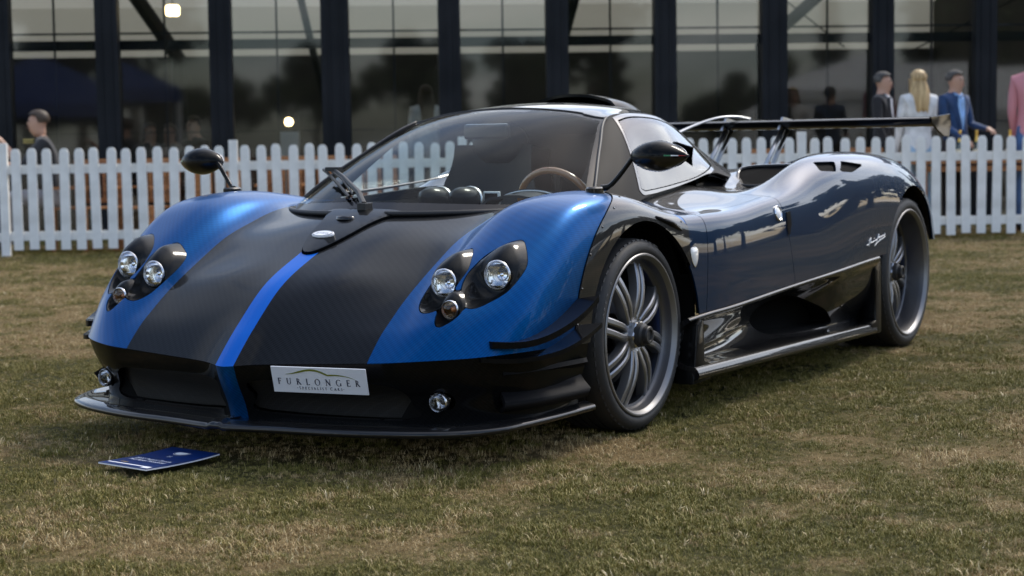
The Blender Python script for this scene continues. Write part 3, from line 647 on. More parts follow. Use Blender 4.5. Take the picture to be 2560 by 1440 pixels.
# painted side panels, both sides
sides = {}
for s in (1, -1):
    q = side(U, s)
    wing = clip(q, -doorline(q) + g); rest = clip(q, doorline(q) + g)
    # arch flare: bolted carbon strip round the front wheel
    fl = np.where(X(wing) > -.45, np.hypot(X(wing) - FA[0], (Z(wing) - FA[1]) * 1.0) - .478 - .0 * X(wing), .5)
    fl = np.where(ay(wing) > .70, fl, .5)
    flare = clip(wing, fl + .001); wing = clip(wing, fl - .001, False)
    ls = lights_sd(wing); bez = clip(wing, ls + .001); wing = clip(wing, ls - .001, False)
    panel('front_wing', wing, 'wing_blue', CAR)
    panel('wheel_arch_flare', rim(offset(flare, .004), .012), 'gloss_carbon', CAR, 0)
    sides[s] = dict(bez=bez, flare=flare)
    vent = clip(rest, -doorfront(rest) + g); rest = clip(rest, doorfront(rest) + g)
    panel('wing_vent_panel', vent, 'blue_carbon_shaded', CAR)
    door = clip(rest, -doorrear(rest) + g); quarter = clip(rest, doorrear(rest) + g)
    shl = lambda M: ay(M) - (.862 + .03 * np.clip((-X(M) - .45) / .5, 0, 1))
    panel('cabin_shoulder', clip(door, shl(door) + .0008), 'gloss_carbon', CAR, .004)
    door = clip(door, shl(door) - .0008, False)
    panel('door_skin', door, 'blue_carbon_shaded', CAR)
    sides[s]['quarter'] = quarter; sides[s]['door'] = door
    # air vents on top of the rear wing
    p = np.stack([X(quarter), Z(quarter)], 1)
    V1 = [(-1.665, .858), (-1.70, .896), (-1.87, .896), (-1.80, .852)]
    V2 = [(-1.835, .852), (-1.935, .897), (-2.16, .878), (-1.97, .846)]
    d = np.minimum(sdpoly(p, V1), sdpoly(p, V2)); d = np.where(ay(quarter) > .82, d, .3)
    vents = clip(quarter, d); quarter = clip(quarter, d, False)
    qs = np.maximum(ay(quarter) - .765, -(X(quarter) + 1.75))
    panel('cabin_shoulder', clip(quarter, qs + .0008), 'gloss_carbon', CAR, .004); quarter = clip(quarter, qs - .0008, False)
    panel('rear_wing', quarter, 'blue_carbon_shaded', CAR)
    vv_, vf_ = recess(vents, (0, -s * .03, -.03)); pymesh('wing_top_vent', vv_, vf_, 'black_void', CAR)
# rear deck between the rear wings
Dk = clip(U, ay(U) - HL); Dk = clip(Dk, X(Dk) + .6)
panel('engine_deck', Dk, 'black_carbon', CAR)
sh = offset(U, -.014); sh = clip(sh, lights_sd(sh) - .004, False)
pymesh('inner_shell', sh['v'], sh['f'], 'black_void', CAR, True, sh['n'])
# ------------------------------------------------------------------ cabin
gcols = [
 [(.37, 0, .750), (.1, 0, .892), (-.15, 0, .998), (-.4, 0, 1.078), (-.64, 0, 1.130), (-.9, 0, 1.158), (-1.15, 0, 1.157), (-1.4, 0, 1.127), (-1.7, 0, 1.05), (-2.0, 0, .965), (-2.3, 0, .885)],
 [(.34, .2, .75), (.08, .195, .882), (-.15, .19, .985), (-.4, .18, 1.069), (-.64, .17, 1.123), (-.9, .17, 1.151), (-1.15, .17, 1.149), (-1.4, .17, 1.117), (-1.7, .18, 1.035), (-2.0, .19, .94), (-2.2, .2, .875)],
 [(.22, .40, .752), (.02, .385, .855), (-.2, .36, .960), (-.42, .335, 1.045), (-.65, .31, 1.108), (-.9, .30, 1.135), (-1.15, .30, 1.130), (-1.38, .31, 1.092), (-1.65, .33, .995), (-1.85, .36, .91), (-1.98, .38, .86)],
 [(.04, .55, .756), (-.1, .525, .836), (-.28, .475, .932), (-.46, .43, 1.018), (-.66, .385, 1.093), (-.9, .375, 1.118), (-1.13, .375, 1.112), (-1.34, .39, 1.062), (-1.55, .42, .965), (-1.7, .45, .89), (-1.8, .47, .85)],
 [(-.13, .655, .76), (-.21, .625, .825), (-.36, .56, .922), (-.5, .50, 1.006), (-.67, .437, 1.086), (-.9, .425, 1.108), (-1.12, .425, 1.099), (-1.3, .44, 1.042), (-1.46, .47, .955), (-1.58, .51, .88), (-1.66, .53, .845)],
 [(-.24, .69, .765), (-.31, .66, .82), (-.42, .61, .90), (-.55, .55, .985), (-.72, .480, 1.070), (-.92, .466, 1.090), (-1.1, .468, 1.077), (-1.24, .49, 1.02), (-1.38, .52, .94), (-1.48, .56, .87), (-1.54, .58, .84)],
 [(-.32, .705, .77), (-.37, .69, .80), (-.45, .66, .85), (-.58, .615, .91), (-.74, .565, .97), (-.92, .55, .99), (-1.07, .545, .985), (-1.2, .55, .95), (-1.33, .565, .905), (-1.42, .585, .86), (-1.48, .60, .84)],
 [(-.38, .715, .766), (-.42, .71, .778), (-.5, .70, .789), (-.62, .685, .80), (-.76, .672, .81), (-.92, .655, .825), (-1.06, .64, .84), (-1.18, .628, .855), (-1.3, .62, .86), (-1.38, .615, .85), (-1.44, .615, .84)]]
gcols = [np.array(c) for c in gcols]
gn = np.stack([c for c in gcols[::-1]] + [c * [1, -1, 1] for c in gcols[1:]], 1)
G = surf(gn, 120, 170, 0.9, 0.9)
gvv = G['g'][1]
vL = lambda M: np.minimum(M['uv'][:, 1], 1 - M['uv'][:, 1])      # 0 at the sill, 0.5 at the centre
vA = gvv[3]                                                        # windscreen edge
glassmat('windscreen_glass', (0.84, 0.90, 0.89), 1.36, .35)
glassmat('window_glass', (0.78, 0.84, 0.84), 1.52, 1.25)
pmat('frit_black', (0.008, 0.008, 0.010), rough=0.4, coat=.4, spec=.05, coat_ior=1.33)
pmat('cabin_dark', (0.012, 0.012, 0.013), rough=0.75)
pmat('seat_leather', (0.022, 0.024, 0.028), rough=0.55, spec=.3)
HDR = .648
fws = np.maximum(-(X(G) + HDR + .05 * ay(G) ** 2), vA - vL(G))     # < 0 inside the windscreen
ws = clip(G, fws + .004); rest = clip(G, fws - .004, False)
seal = clip(clip(offset(G, -.003), fws - .006), (fws + .006)[0] * 0 + 1, True) if False else None
# frit band: dark border printed on the glass
def hdr_d(M): return -(X(M) + HDR + .05 * ay(M) ** 2)
fr = np.maximum(np.maximum(hdr_d(ws) + .035 - .02 * np.exp(-((ay(ws)) / .0001) ** 2), (vA + .022) - vL(ws)), .010 - ws['uv'][:, 0])
shade = np.where(ay(ws) < .13, hdr_d(ws) + .075, -1)
fr = np.maximum(fr, np.where(ay(ws) < .13, shade, -1))
panel('windscreen', clip(ws, fr), 'windscreen_glass', CAR, 0)
panel('windscreen_border', clip(ws, fr, False), 'frit_black', CAR, 0)
SW = np.vstack([crom([(-.70, 1.072), (-.80, 1.086), (-.92, 1.088), (-1.05, 1.080), (-1.16, 1.058), (-1.25, 1.018), (-1.32, .962), (-1.362, .905)], 5, False), [(-1.34, .893)], crom([(-1.34, .893), (-1.1, .851), (-.85, .828), (-.62, .813), (-.46, .806)], 4, False), [(-.56, .914)]])
QL = np.array([(-.455, .803), (-.553, .914), (-.40, .83), (-.37, .80)])
def sw_d(M): return np.where(X(M) < -.38, sdpoly(np.stack([X(M), Z(M)], 1), SW), .3)
d = sw_d(rest)
for s in (1, -1):
    h = clip(rest, -s * rest['v'][:, 1]); dd = sw_d(h)
    gl = clip(h, dd + .002); panel('side_window', gl, 'window_glass', CAR, 0)
    fr_ = clip(clip(h, dd - .002, False), sw_d(clip(h, dd - .002, False)) - .014)
    panel('window_seal', offset(fr_, .002), 'gloss_black', CAR, .006)
body = clip(rest, d - .014, False)
# roof panel, pillars
rf = np.maximum(X(body) + HDR + .02, gvv[3] - vL(body))
roof = clip(body, np.maximum(rf, -(X(body) + 1.42)) + .002); others = clip(body, np.maximum(rf, -(X(body) + 1.42)) - .002, False)
panel('roof', roof, 'gloss_carbon', CAR)
rear = clip(others, X(others) + 1.42 - 0); rear = clip(others, np.where(vL(others) > gvv[2], X(others) + 1.42, .2))
panel('engine_cover', rear, 'black_carbon', CAR)
pil = clip(others, np.where(vL(others) > gvv[2], X(others) + 1.42, .2), False)
for s in (1, -1): panel('window_pillar', clip(pil, -s * pil['v'][:, 1]), 'matte_carbon', CAR)
panel('cabin_lining', clip(offset(body, -.02), -1 * np.ones(len(body['v']))), 'cabin_dark', CAR, 0)
# rubber seal round the windscreen edge
for s in (1, -1):
    e = G['v'].reshape(120, 170, 3); nn = G['n'].reshape(120, 170, 3)
    j = int(round((vA if s > 0 else 1 - vA) * 169))
    pts = [e[i, j] + nn[i, j] * .003 for i in range(0, 60) if e[i, j, 0] > -HDR - .02]
    MB().tube(pts, .0065, 6).build('windscreen_seal', 'black_rubber', CAR, smooth=True)
pts = [G['v'].reshape(120, 170, 3)[0, j] + np.array([.006, 0, .004]) for j in range(int(vA * 169), int((1 - vA) * 169) + 1, 3)]
MB().tube(pts, .010, 6).build('windscreen_seal', 'black_rubber', CAR, smooth=True)
gi = np.argmin(np.abs(G['v'].reshape(120, 170, 3)[:, 85, 0] + HDR))
pts = []
for j in range(int(vA * 169), int((1 - vA) * 169) + 1, 3):
    colp = G['v'].reshape(120, 170, 3)[:, j]; k = np.argmin(np.abs(colp[:, 0] + HDR + .05 * colp[:, 1] ** 2)); pts.append(colp[k] + [0, 0, .001])
MB().tube(pts, .0045, 6).build('windscreen_seal', 'black_rubber', CAR, smooth=True)
# roof air scoop
def scoop_net():
    rows = []
    for x, w_, h_, base in ((-1.20, .215, .058, 1.142), (-1.30, .225, .062, 1.135), (-1.45, .21, .072, 1.108), (-1.65, .17, .075, 1.055), (-1.9, .12, .06, .985), (-2.1, .07, .035, .93)):
        rows.append([(x, w_ * math.cos(a), base - .012 - .10 * (w_ * math.cos(a)) ** 2 * 2 + (h_ + .012) * max(0, math.sin(a)) ** .75) for a in np.linspace(0.0, math.pi, 9)])
    return np.array(rows)
sc_ = surf(scoop_net(), 30, 40, .8, .8)
panel('roof_scoop', rim(sc_, .012), 'satin_carbon', CAR, 0)
si = offset(clip(sc_, -(X(sc_) + 1.24), False), -.012); 
panel('scoop_throat', si, 'black_void', CAR, 0)
# interior
tub = MB(); 
tub.box((-.55, 0, .42), (1.9, 1.25, .05)); tub.box((-1.36, 0, .66), (.06, 1.0, .46)); tub.box((-1.30, 0, .95), (.05, .78, .16)); tub.box((-.5, .63, .55), (1.6, .03, .42)); tub.box((-.5, -.63, .55), (1.6, .03, .42))
tub.build('cabin_tub', 'cabin_dark', CAR)
dn = surf(np.array([[(.31, y, .728), (.15, y, .738), (-.02, y, .742), (-.14, y, .725), (-.18, y, .66), (-.17, y, .56)] for y in np.linspace(-.56, .56, 8)]), 30, 30)
dn = clip(dn, sdpoly(dn['v'][:, :2], COCK) + .012)
panel('dashboard', dn, 'seat_leather', CAR, 0)
for s in (1, -1):
    st = MB(); y = .365 if s > 0 else -.30
    bk = surf(np.array([[(-.98 - .12 * k + .06 * c * c, y + (.225 - .03 * (k > .7)) * c, .52 + .47 * k) for c in np.linspace(-1, 1, 7)] for k in np.linspace(0, 1, 7)]), 20, 20)
    o = panel('seat', rim(bk, -.09), 'seat_leather', CAR, 0)
    hr = MB(); hr.lathe([(0, -.07), (.07, -.065), (.11, -.03), (.12, .02), (.10, .06), (.05, .085), (0, .09)], 20, Matrix.Translation((-1.10, y, .985)) @ Matrix.Diagonal((.55, 1.15, 1.1, 1)))
    hr.build('headrest', 'seat_leather', o, smooth=True)
pmat('wood_rim', (0.30, 0.13, 0.05), rough=0.25, coat=1.0)
pmat('alloy', (0.55, 0.55, 0.56), rough=0.3, metal=1.0)
SWM = Matrix.Translation((-.40, .365, .745)) @ Matrix.Rotation(R(-68), 4, 'Y')
t = MB(); ring = [SWM @ Vector((.155 * math.cos(a), .155 * math.sin(a), 0)) for a in np.linspace(0, 2 * math.pi, 41)]
t.tube(ring, .014, 8, cap=False); stw = t.build('steering_wheel', 'wood_rim', CAR, smooth=True)
t = MB()
for a in (0.2, math.pi - .2, -math.pi / 2): t.tube([SWM @ Vector((0, 0, .02)), SWM @ Vector((.15 * math.cos(a), .15 * math.sin(a), 0))], .012, 6)
t.lathe([(0, .035), (.04, .03), (.045, 0)], 16, SWM); t.build('spoke', 'alloy', stw)
# instrument hood and twin pods on the dashboard
hd = surf(np.array([[(-.08 - .13 * k, .36 + .15 * c, .74 + (.055 + .02 * k) * math.sqrt(max(0, 1 - c * c)) ** .8) for c in np.linspace(-1, 1, 9)] for k in np.linspace(0, 1, 4)]), 14, 30)
ho = panel('instrument_hood', rim(hd, .01), 'seat_leather', CAR, 0)
t = MB(); t.tube([(-.21, .36 + .15 * c, .742 + .075 * math.sqrt(max(0, 1 - c * c)) ** .8) for c in np.linspace(-1, 1, 19)], .005, 6); t.build('hood_rim', 'alloy', ho, smooth=True)
for y in (.015, .148):
    t = MB(); t.lathe([(.0, .13), (.025, .115), (.045, .07), (.052, .02), (.052, 0), (.05, -.005)], 20, Matrix.Translation((-.13, y, .780)) @ Matrix.Rotation(R(80), 4, 'Y'))
    po = t.build('dash_pod', 'satin_carbon', CAR, smooth=True)
    t = MB(); t.lathe([(.054, .012), (.057, .008), (.057, -.008), (.050, -.01)], 20, Matrix.Translation((-.13, y, .780)) @ Matrix.Rotation(R(80), 4, 'Y')); t.build('pod_ring', 'alloy', po, smooth=True)
pmat('white_plastic', (0.75, 0.75, 0.74), rough=0.4)
t = MB(); t.box((-.20, .20, .79), (.012, .07, .05)); dv_ = t.build('dash_display', 'white_plastic', CAR, bevel=.004)
t = MB(); t.box((-.1935, .20, .79), (.002, .055, .036)); t.build('screen', 'gloss_black', dv_)
t = MB(); t.box((-.50, 0, 1.04), (.03, .20, .06)); t.build('rear_view_mirror', 'gloss_black', CAR, bevel=.01)
# wiper: parked upright arm with blade
t = MB(); t.box((.352, .015, .778), (.045, .035, .026)); t.tube([(.35, .01, .785), (.27, -.07, .825), (.13, -.24, .880), (.055, -.335, .905)], [.013, .011, .008, .006], 6)
wp = t.build('wiper_arm', 'black_rubber', CAR, bevel=.002)
t = MB(); t.tube([(.285, -.10, .810), (.17, -.235, .856), (.05, -.37, .893), (.005, -.42, .903)], .006, 5); t.tube([(.275, -.09, .818), (.15, -.23, .872), (.06, -.345, .900)], .004, 5)
t.box((.055, -.335, .905), (.03, .06, .016)); t.build('wiper_blade', 'black_rubber', wp)
# badge and nozzle on the cover plate
def cover_pt(x, y):
    k = np.argsort(np.hypot(cv2['v'][:, 0] - x, cv2['v'][:, 1] - y))[:4]; return cv2['v'][k].mean(0), cv2['n'][k].mean(0)
p, n_ = cover_pt(.575, 0)
zax = Vector(n_).normalized(); xax = Vector((0, 1, 0)); yax = zax.cross(xax).normalized()
MBg = Matrix((( xax.x, yax.x, zax.x, p[0]), (xax.y, yax.y, zax.y, p[1]), (xax.z, yax.z, zax.z, p[2]), (0, 0, 0, 1)))
pmat('badge_white', (0.8, 0.81, 0.83), rough=0.35)
pmat('badge_grey', (0.25, 0.25, 0.27), rough=0.4, metal=0.5)
t = MB(); t.lathe([(0, .006), (.9, .006), (1.0, .004), (1.02, -.004)], 36, MBg @ Matrix.Diagonal((.044, .023, 1, 1))); bo = t.build('badge', 'badge_white', CAR, smooth=True, auto=.6)
t = MB(); t.lathe([(.86, .0062), (.88, .0075), (.93, .0062)], 36, MBg @ Matrix.Diagonal((.044, .023, 1, 1))); t.build('badge_border', 'badge_grey', bo)
textmesh('PAGANI', .013, MBg @ Matrix.Rotation(math.pi, 4, 'Z') @ Matrix.Translation((0, -.0045, .0062)), 'badge_lettering', 'badge_grey', bo, .0003, 1.1)
p, n_ = cover_pt(.45, 0); t = MB(); t.lathe([(0, -.004), (.7, -.002), (.85, .006), (1.0, .006), (1.06, -.004)], 28, Matrix.Translation(p) @ Matrix.Diagonal((.022, .034, 1, 1))); t.build('washer_nozzle', 'gloss_black', CAR, smooth=True)
# ------------------------------------------------------------------ wheels
pmat('tyre', (0.016, 0.016, 0.017), rough=0.62)
N_, L_, b_ = nodes(MATS['tyre'])
pmat('tyre_print', (0.10, 0.10, 0.105), rough=0.6)
pmat('brake_disc', (0.10, 0.10, 0.105), rough=0.4, metal=0.8)
pmat('caliper_blue', (0.004, 0.16, 0.75), rough=0.35, coat=1.0)
pmat('rim_grey', (0.22, 0.22, 0.225), rough=0.45, metal=0.85)
def make_wheel(Rt, Rl, W_, dish, loc, s, mats='rim_silver'):
    """Rt tyre radius, Rl rim lip radius, W_ tyre width; local z points outwards"""
    o = empty('wheel', loc); o.parent = CAR; wheel_parts = o
    M = Matrix(((1, 0, 0, 0), (0, 0, s, 0), (0, 1, 0, 0), (0, 0, 0, 1))) if s > 0 else Matrix(((1, 0, 0, 0), (0, 0, -1, 0), (0, 1, 0, 0), (0, 0, 0, 1)))
    t = MB(); sh = Rt - Rl
    prof = [(Rl - .012, -W_ + .03), (Rl + .3 * sh, -W_ + .003), (Rl + .75 * sh, -W_ + .012), (Rt, -W_ + .045)]
    for k in range(4):
        h = -W_ + .06 + (W_ - .12) * (k + .5) / 4
        prof += [(Rt, h - .006), (Rt - .007, h - .005), (Rt - .007, h + .005), (Rt, h + .006)]
    prof += [(Rt, -.045), (Rt - .004, -.022), (Rl + .78 * sh, -.006), (Rl + .55 * sh, .001), (Rl + .3 * sh, .003), (Rl + .12 * sh, .000), (Rl + .02 * sh, -.006), (Rl - .012, -.008)]
    t.lathe(prof, 96, M); ty = t.build('tyre', 'tyre', o, smooth=True, auto=.9)
    # shoulder sipes: short raised blocks round the tread edge
    t = MB()
    for k in range(64):
        a = 2 * math.pi * k / 64
        q = M @ Matrix.Rotation(a, 4, 'Z') @ Matrix.Translation((Rt - .0158, 0, -.028)) @ Matrix.Rotation(.5, 4, 'Y')
        t.box((0, 0, 0), (.010, .018, .034), q.to_3x3()); 
        for i in range(8): t.v[-8 + i] = tuple(Vector(t.v[-8 + i]) + q.to_translation())
    so = t.build('tread_block', 'tyre', o); so['kind'] = 'stuff'
    for txt, a0, r_, sz in (('OUTSIDE', math.pi * .62, Rl + .72 * sh, .011), ('P ZERO', math.pi * .22, Rl + .42 * sh, .024), ('P ZERO', math.pi * 1.15, Rl + .42 * sh, .024)):
        objs = []; vv = MB()
        for i, ch in enumerate(txt):
            if ch == ' ': continue
            a = a0 - i * sz * .95 / r_
            cu = bpy.data.curves.new('c', 'FONT'); cu.body = ch; cu.size = sz; cu.extrude = .0006; cu.align_x = 'CENTER'; cu.resolution_u = 1
            to = bpy.data.objects.new('c', cu); COL.objects.link(to); me = bpy.data.meshes.new_from_object(to.evaluated_get(bpy.context.evaluated_depsgraph_get())); bpy.data.objects.remove(to)
            q = M @ Matrix.Rotation(a - math.pi / 2, 4, 'Z') @ Matrix.Translation((0, r_ - sz * .35, .0015)) @ (Matrix.Diagonal((-1, 1, 1, 1)) if s > 0 else Matrix.Identity(4))
            vv.add([q @ v.co for v in me.vertices], [tuple(p.vertices) for p in me.polygons]); bpy.data.meshes.remove(me)
        tl = vv.build('tyre_lettering', 'tyre_print', o)
    t = MB()
    t.lathe([(Rl - .006, -.012), (Rl, -.006), (Rl + .002, .0005), (Rl - .001, .004), (Rl - .006, .004), (Rl - .012, -.002), (Rl - .017, -.012)], 80, M)
    rm = t.build('rim_lip', 'rim_grey', o, smooth=True, auto=.5)
    t = MB()
    t.lathe([(Rl - .017, -.012), (Rl - .019, -.024), (Rl - .021, -.036), (Rl - .023, -dish + .008), (Rl - .027, -dish + .002), (Rl - .036, -dish), (Rl - .036, -dish - .02), (Rl - .028, -dish - .04), (Rl - .026, -W_ + .02)], 80, M)
    rm = t.build('rim_barrel', 'rim_dark', o, smooth=True, auto=.5)
    Rs = Rl - .028; hb = dish - .004
    for k in range(8):
        for q_ in (-1, 1):
            a = 2 * math.pi * k / 8 + .15; t = MB(); rows = []
            for u in np.linspace(0, 1, 9):
                r_ = .052 + (Rs - .052) * u
                ang = a + q_ * (.150 * (1 - u) ** 1.4 + .0175 / max(r_, .01) * .92) * 1.0 + .10 * math.sin(u * math.pi * .5)
                if u < .25: ang = a + q_ * (.0180 / r_) * (.55 + 1.8 * u) + .10 * math.sin(u * math.pi * .5)
                else: ang = a + q_ * (.0180 / r_) + .10 * math.sin(u * math.pi * .5)
                h_ = -hb + .022 * math.sin(math.pi * (1 - u) * .9) * 1.0 + .010 * (1 - u)
                c_ = Vector((r_ * math.cos(ang), r_ * math.sin(ang), h_)); tn = Vector((-math.sin(ang), math.cos(ang), 0))
                wd = .0095 + .003 * u
                rows.append([M @ (c_ + tn * dx + Vector((0, 0, dz))) for dx, dz in ((-wd * 1.25, -.034), (-wd, -.004), (-wd * .55, 0), (wd * .55, 0), (wd, -.004), (wd * 1.25, -.034))])
            v = [p for r__ in rows for p in r__]
            t.add(v, [(i * 6 + j, i * 6 + (j + 1) % 6, (i + 1) * 6 + (j + 1) % 6, (i + 1) * 6 + j) for i in range(8) for j in range(6)])
            t.build('spoke', mats, o, smooth=True, auto=.55)
    t = MB(); t.lathe([(0, -hb + .012), (.046, -hb + .012), (.060, -hb + .030 - .012), (.066, -hb + .008), (.070, -hb - .03), (.05, -hb - .05)], 48, M); t.build('hub', mats, o, smooth=True, auto=.5)
    t = MB(); t.lathe([(.050, -hb + .010), (.050, -hb + .030), (.047, -hb + .034), (.036, -hb + .034)], 6, M); nu = t.build('wheel_nut', 'alloy', o, auto=.3)
    t = MB(); t.lathe([(.044, -hb + .030), (.040, -hb + .050), (.032, -hb + .056), (.031, -hb + .070), (.028, -hb + .074), (.020, -hb + .074), (.018, -hb + .068), (0, -hb + .068)], 24, M); t.build('nut_cap', 'black_rubber', o, smooth=True, auto=.5)
    t = MB(); q = M @ Matrix.Rotation(-.45, 4, 'Z') @ Matrix.Translation((Rl - .032, 0, -dish + .004)); t.lathe([(.006, 0), (.006, .02), (.004, .024), (0, .024)], 10, q); t.build('valve', 'black_rubber', o, smooth=True, auto=.5)
    t = MB(); t.lathe([(.07, -dish - .075), (.175, -dish - .075), (.175, -dish - .10), (.07, -dish - .10), (.07, -dish - .075)], 48, M); t.build('brake_disc', 'brake_disc', o, smooth=True, auto=.5)
    t = MB(); pr = []
    for i in range(9):
        a = (math.pi - .0) - .62 + 1.24 * i / 8; pr.append((a, .112)); 
    v = []
    for h_ in (-dish - .115, -dish - .040):
        for a, r_ in pr: v += [M @ Vector((r_ * math.cos(a), r_ * math.sin(a), h_)), M @ Vector((.212 * math.cos(a), .212 * math.sin(a), h_))]
    f = []
    for i in range(8):
        b = 2 * i
        f += [(b, b + 1, b + 3, b + 2), (b + 18, b + 20, b + 21, b + 19), (b, b + 2, b + 20, b + 18), (b + 1, b + 19, b + 21, b + 3)]
    f += [(0, 18, 19, 1), (16, 17, 35, 34)]
    t.add(v, f); t.build('caliper', 'caliper_blue', o, bevel=.006)
    t = MB(); t.lathe([(Rl - .03, -W_ + .05), (.03, -W_ + .06), (.0, -W_ + .06)], 32, M); t.build('wheel_back', 'black_void', o)
    return o
for s in (1, -1):
    make_wheel(.3305, .278, .250, .048, (0, .915 * s, .3305), s)
    make_wheel(.3555, .300, .330, .105, (-2.73, .985 * s, .3555), s)
# wheel wells
for x, z, r_, y0, y1 in ((0, .338, .40, .60, .89), (-2.73, .362, .425, .60, .95)):
    for s in (1, -1):
        t = MB(); n = 32
        v = []
        for y in (y0, y1):
            for i in range(n + 1):
                a = -.15 + (math.pi + .3) * i / n; v.append((x + r_ * math.cos(a), s * y, z + r_ * math.sin(a)))
        f = [(i, i + 1, n + 2 + i, n + 1 + i) for i in range(n)] + [tuple(range(n + 1))]
        t.add(v, f); t.build('wheel_well', 'black_void', CAR)
def orient(M, d):
    if (M['n'] @ np.array(d, float)).mean() > 0: return M
    return dict(v=M['v'], n=-M['n'], uv=M['uv'], f=[tuple(reversed(q)) for q in M['f']])
# ------------------------------------------------------------------ front bumper below the nose crease
crease = np.array([(1.118, 0, .305), (1.083, .085, .311), (1.052, .25, .318), (1.022, .49, .329), (1.012, .585, .335), (.968, .69, .341), (.893, .79, .346), (.80, .852, .350), (.71, .886, .352), (.63, .898, .352), (.56, .905, .352), (.46, .909, .348), (.385, .911, .345)])
def bump_net():
    rows = []
    for k, (dz, inx, iny) in enumerate(((0, .002, .001), (.045, .016, .008), (.10, .042, .022), (.15, .062, .034), (.21, .070, .040))):
        r_ = []
        for x, y, z in crease:
            e = min(1, max(0, (x - .35) / .35))
            r_.append((x - inx * e, y - iny * (1.2 - .6 * e) * min(1, y / .3), max(.118, z - dz)))
        rows.append(r_[::-1] + [(a, -b, c) for a, b, c in r_[1:]])
    return np.array(rows)
Bm = orient(surf(bump_net(), 40, 140, .85, .85), (1, 0, 0))
gr = np.array([(.075, .258), (.30, .262), (.50, .262), (.575, .245), (.60, .20), (.58, .150), (.10, .150), (.07, .20)])
grp = crom(gr, 4)
gd = sdpoly(np.stack([ay(Bm), Z(Bm)], 1), grp); gd = np.where(X(Bm) > .7, gd, .3)
hole = clip(Bm, gd + .0005); Bp = clip(Bm, gd, False)
fogd = np.where(X(Bp) > .7, np.hypot(ay(Bp) - .682, Z(Bp) - .209) - .034, .3); Bp = clip(Bp, fogd, False)
panel('nose_keel_stripe', clip(Bp, ay(Bp) - ST), 'wing_blue', CAR, .01)  # bonnet stripe carried on in a darker blue: shade below the crease as colour
for s in (1, -1):
    q = clip(Bp, -s * Bp['v'][:, 1] + ST); ins = clip(q, ay(q) - HL); outr = clip(q, ay(q) - HL, False)
    panel('front_bumper', ins, 'black_carbon', CAR, .012); panel('bumper_corner', outr, 'black_carbon', CAR, .012)  # corners are blue paint; the black colour puts in their shade
    h = offset(clip(hole, -s * hole['v'][:, 1]), -.028)
    go = panel('grille_mesh', h, 'grille', CAR, 0) if 'grille' in MATS else None
    if go is None:
        m = pmat('grille', (0.010, 0.010, 0.011), rough=0.5)
        N, L, b = nodes(m); tcn = N.new('ShaderNodeTexCoord'); vo = N.new('ShaderNodeTexVoronoi'); vo.feature = 'DISTANCE_TO_EDGE'; vo.inputs['Scale'].default_value = 130; vo.inputs['Randomness'].default_value = 0.15
        L.new(tcn.outputs['Object'], vo.inputs['Vector']); rr = N.new('ShaderNodeValToRGB'); rr.color_ramp.elements[0].color = (.012, .012, .013, 1); rr.color_ramp.elements[1].color = (.001, .001, .001, 1); rr.color_ramp.elements[1].position = .12
        L.new(vo.outputs['Distance'], rr.inputs[0]); L.new(rr.outputs[0], b.inputs['Base Color'])
        panel('grille_mesh', h, 'grille', CAR, 0)
t = MB(); t.box((.62, 0, .125), (.75, 1.45, .01)); t.build('underfloor', 'black_void', CAR)
t = MB(); t.box((-1.2, 0, .12), (2.1, 1.7, .02)); t.build('floor_pan', 'black_void', CAR)
t = MB(); t.box((.90, 0, .23), (.04, 1.25, .19)); t.build('radiator', 'black_void', CAR)
# front splitter: folded lip swept round the nose
spl = crom([(1.165, -.004), (1.163, .045), (1.138, .20), (1.108, .44), (1.055, .63), (.995, .755), (.94, .82), (.86, .865), (.776, .885), (.58, .905), (.345, .915)], 6, False)
for s in (1, -1):
    prof = [(-.16, .108), (-.02, .106), (-.004, .110), (.000, .118), (-.004, .127), (-.016, .131), (-.034, .138), (-.048, .139), (-.060, .135), (-.16, .132)]
    v = []; k = len(spl)
    for i in range(k):
        tg = spl[min(i + 1, k - 1)] - spl[max(i - 1, 0)]; tg /= np.linalg.norm(tg); nr = np.array([-tg[1], tg[0]]);  # outward
        if nr @ np.array([1, .6]) < 0: nr = -nr
        up = .010 * (i / k)
        for d_, z_ in prof: v.append((spl[i, 0] + nr[0] * d_, s * (spl[i, 1] + nr[1] * d_), z_ + up + (.006 if abs(spl[i, 1]) < .03 else 0)))
    m_ = len(prof)
    f = [(i * m_ + j, i * m_ + (j + 1) % m_, (i + 1) * m_ + (j + 1) % m_, (i + 1) * m_ + j) for i in range(k - 1) for j in range(m_)] + [tuple(range(m_)), tuple((k - 1) * m_ + j for j in range(m_))[::-1]]
    MB().add(v, f).build('front_splitter', 'gloss_carbon', CAR, smooth=True, auto=.9)
# canards on the bumper corners
def blade(path, wid, lift, name, s, th=.006, mat='black_carbon'):
    P = crom(path, 6, False); k = len(P); v = []
    for i in range(k):
        u = i / (k - 1); tg = P[min(i + 1, k - 1)] - P[max(i - 1, 0)]; nr = np.array([tg[1], -tg[0], 0]); nr /= np.linalg.norm(nr) + 1e-9
        if nr[1] < 0: nr = -nr
        w_ = wid * math.sin(math.pi * min(1, u * 1.25 + .04) * .5) ** .8
        a = P[i] - nr * .02; b = P[i] + nr * w_ + np.array([0, 0, lift * u])
        for q in (a, b, b - [0, 0, th], a - [0, 0, th]): v.append((q[0], q[1] * s, q[2]))
    f = [(i * 4 + j, i * 4 + (j + 1) % 4, (i + 1) * 4 + (j + 1) % 4, (i + 1) * 4 + j) for i in range(k - 1) for j in range(4)] + [(0, 1, 2, 3), ((k - 1) * 4 + 3, (k - 1) * 4 + 2, (k - 1) * 4 + 1, (k - 1) * 4)]
    MB().add(v, f).build(name, mat, CAR, smooth=True, auto=.5)
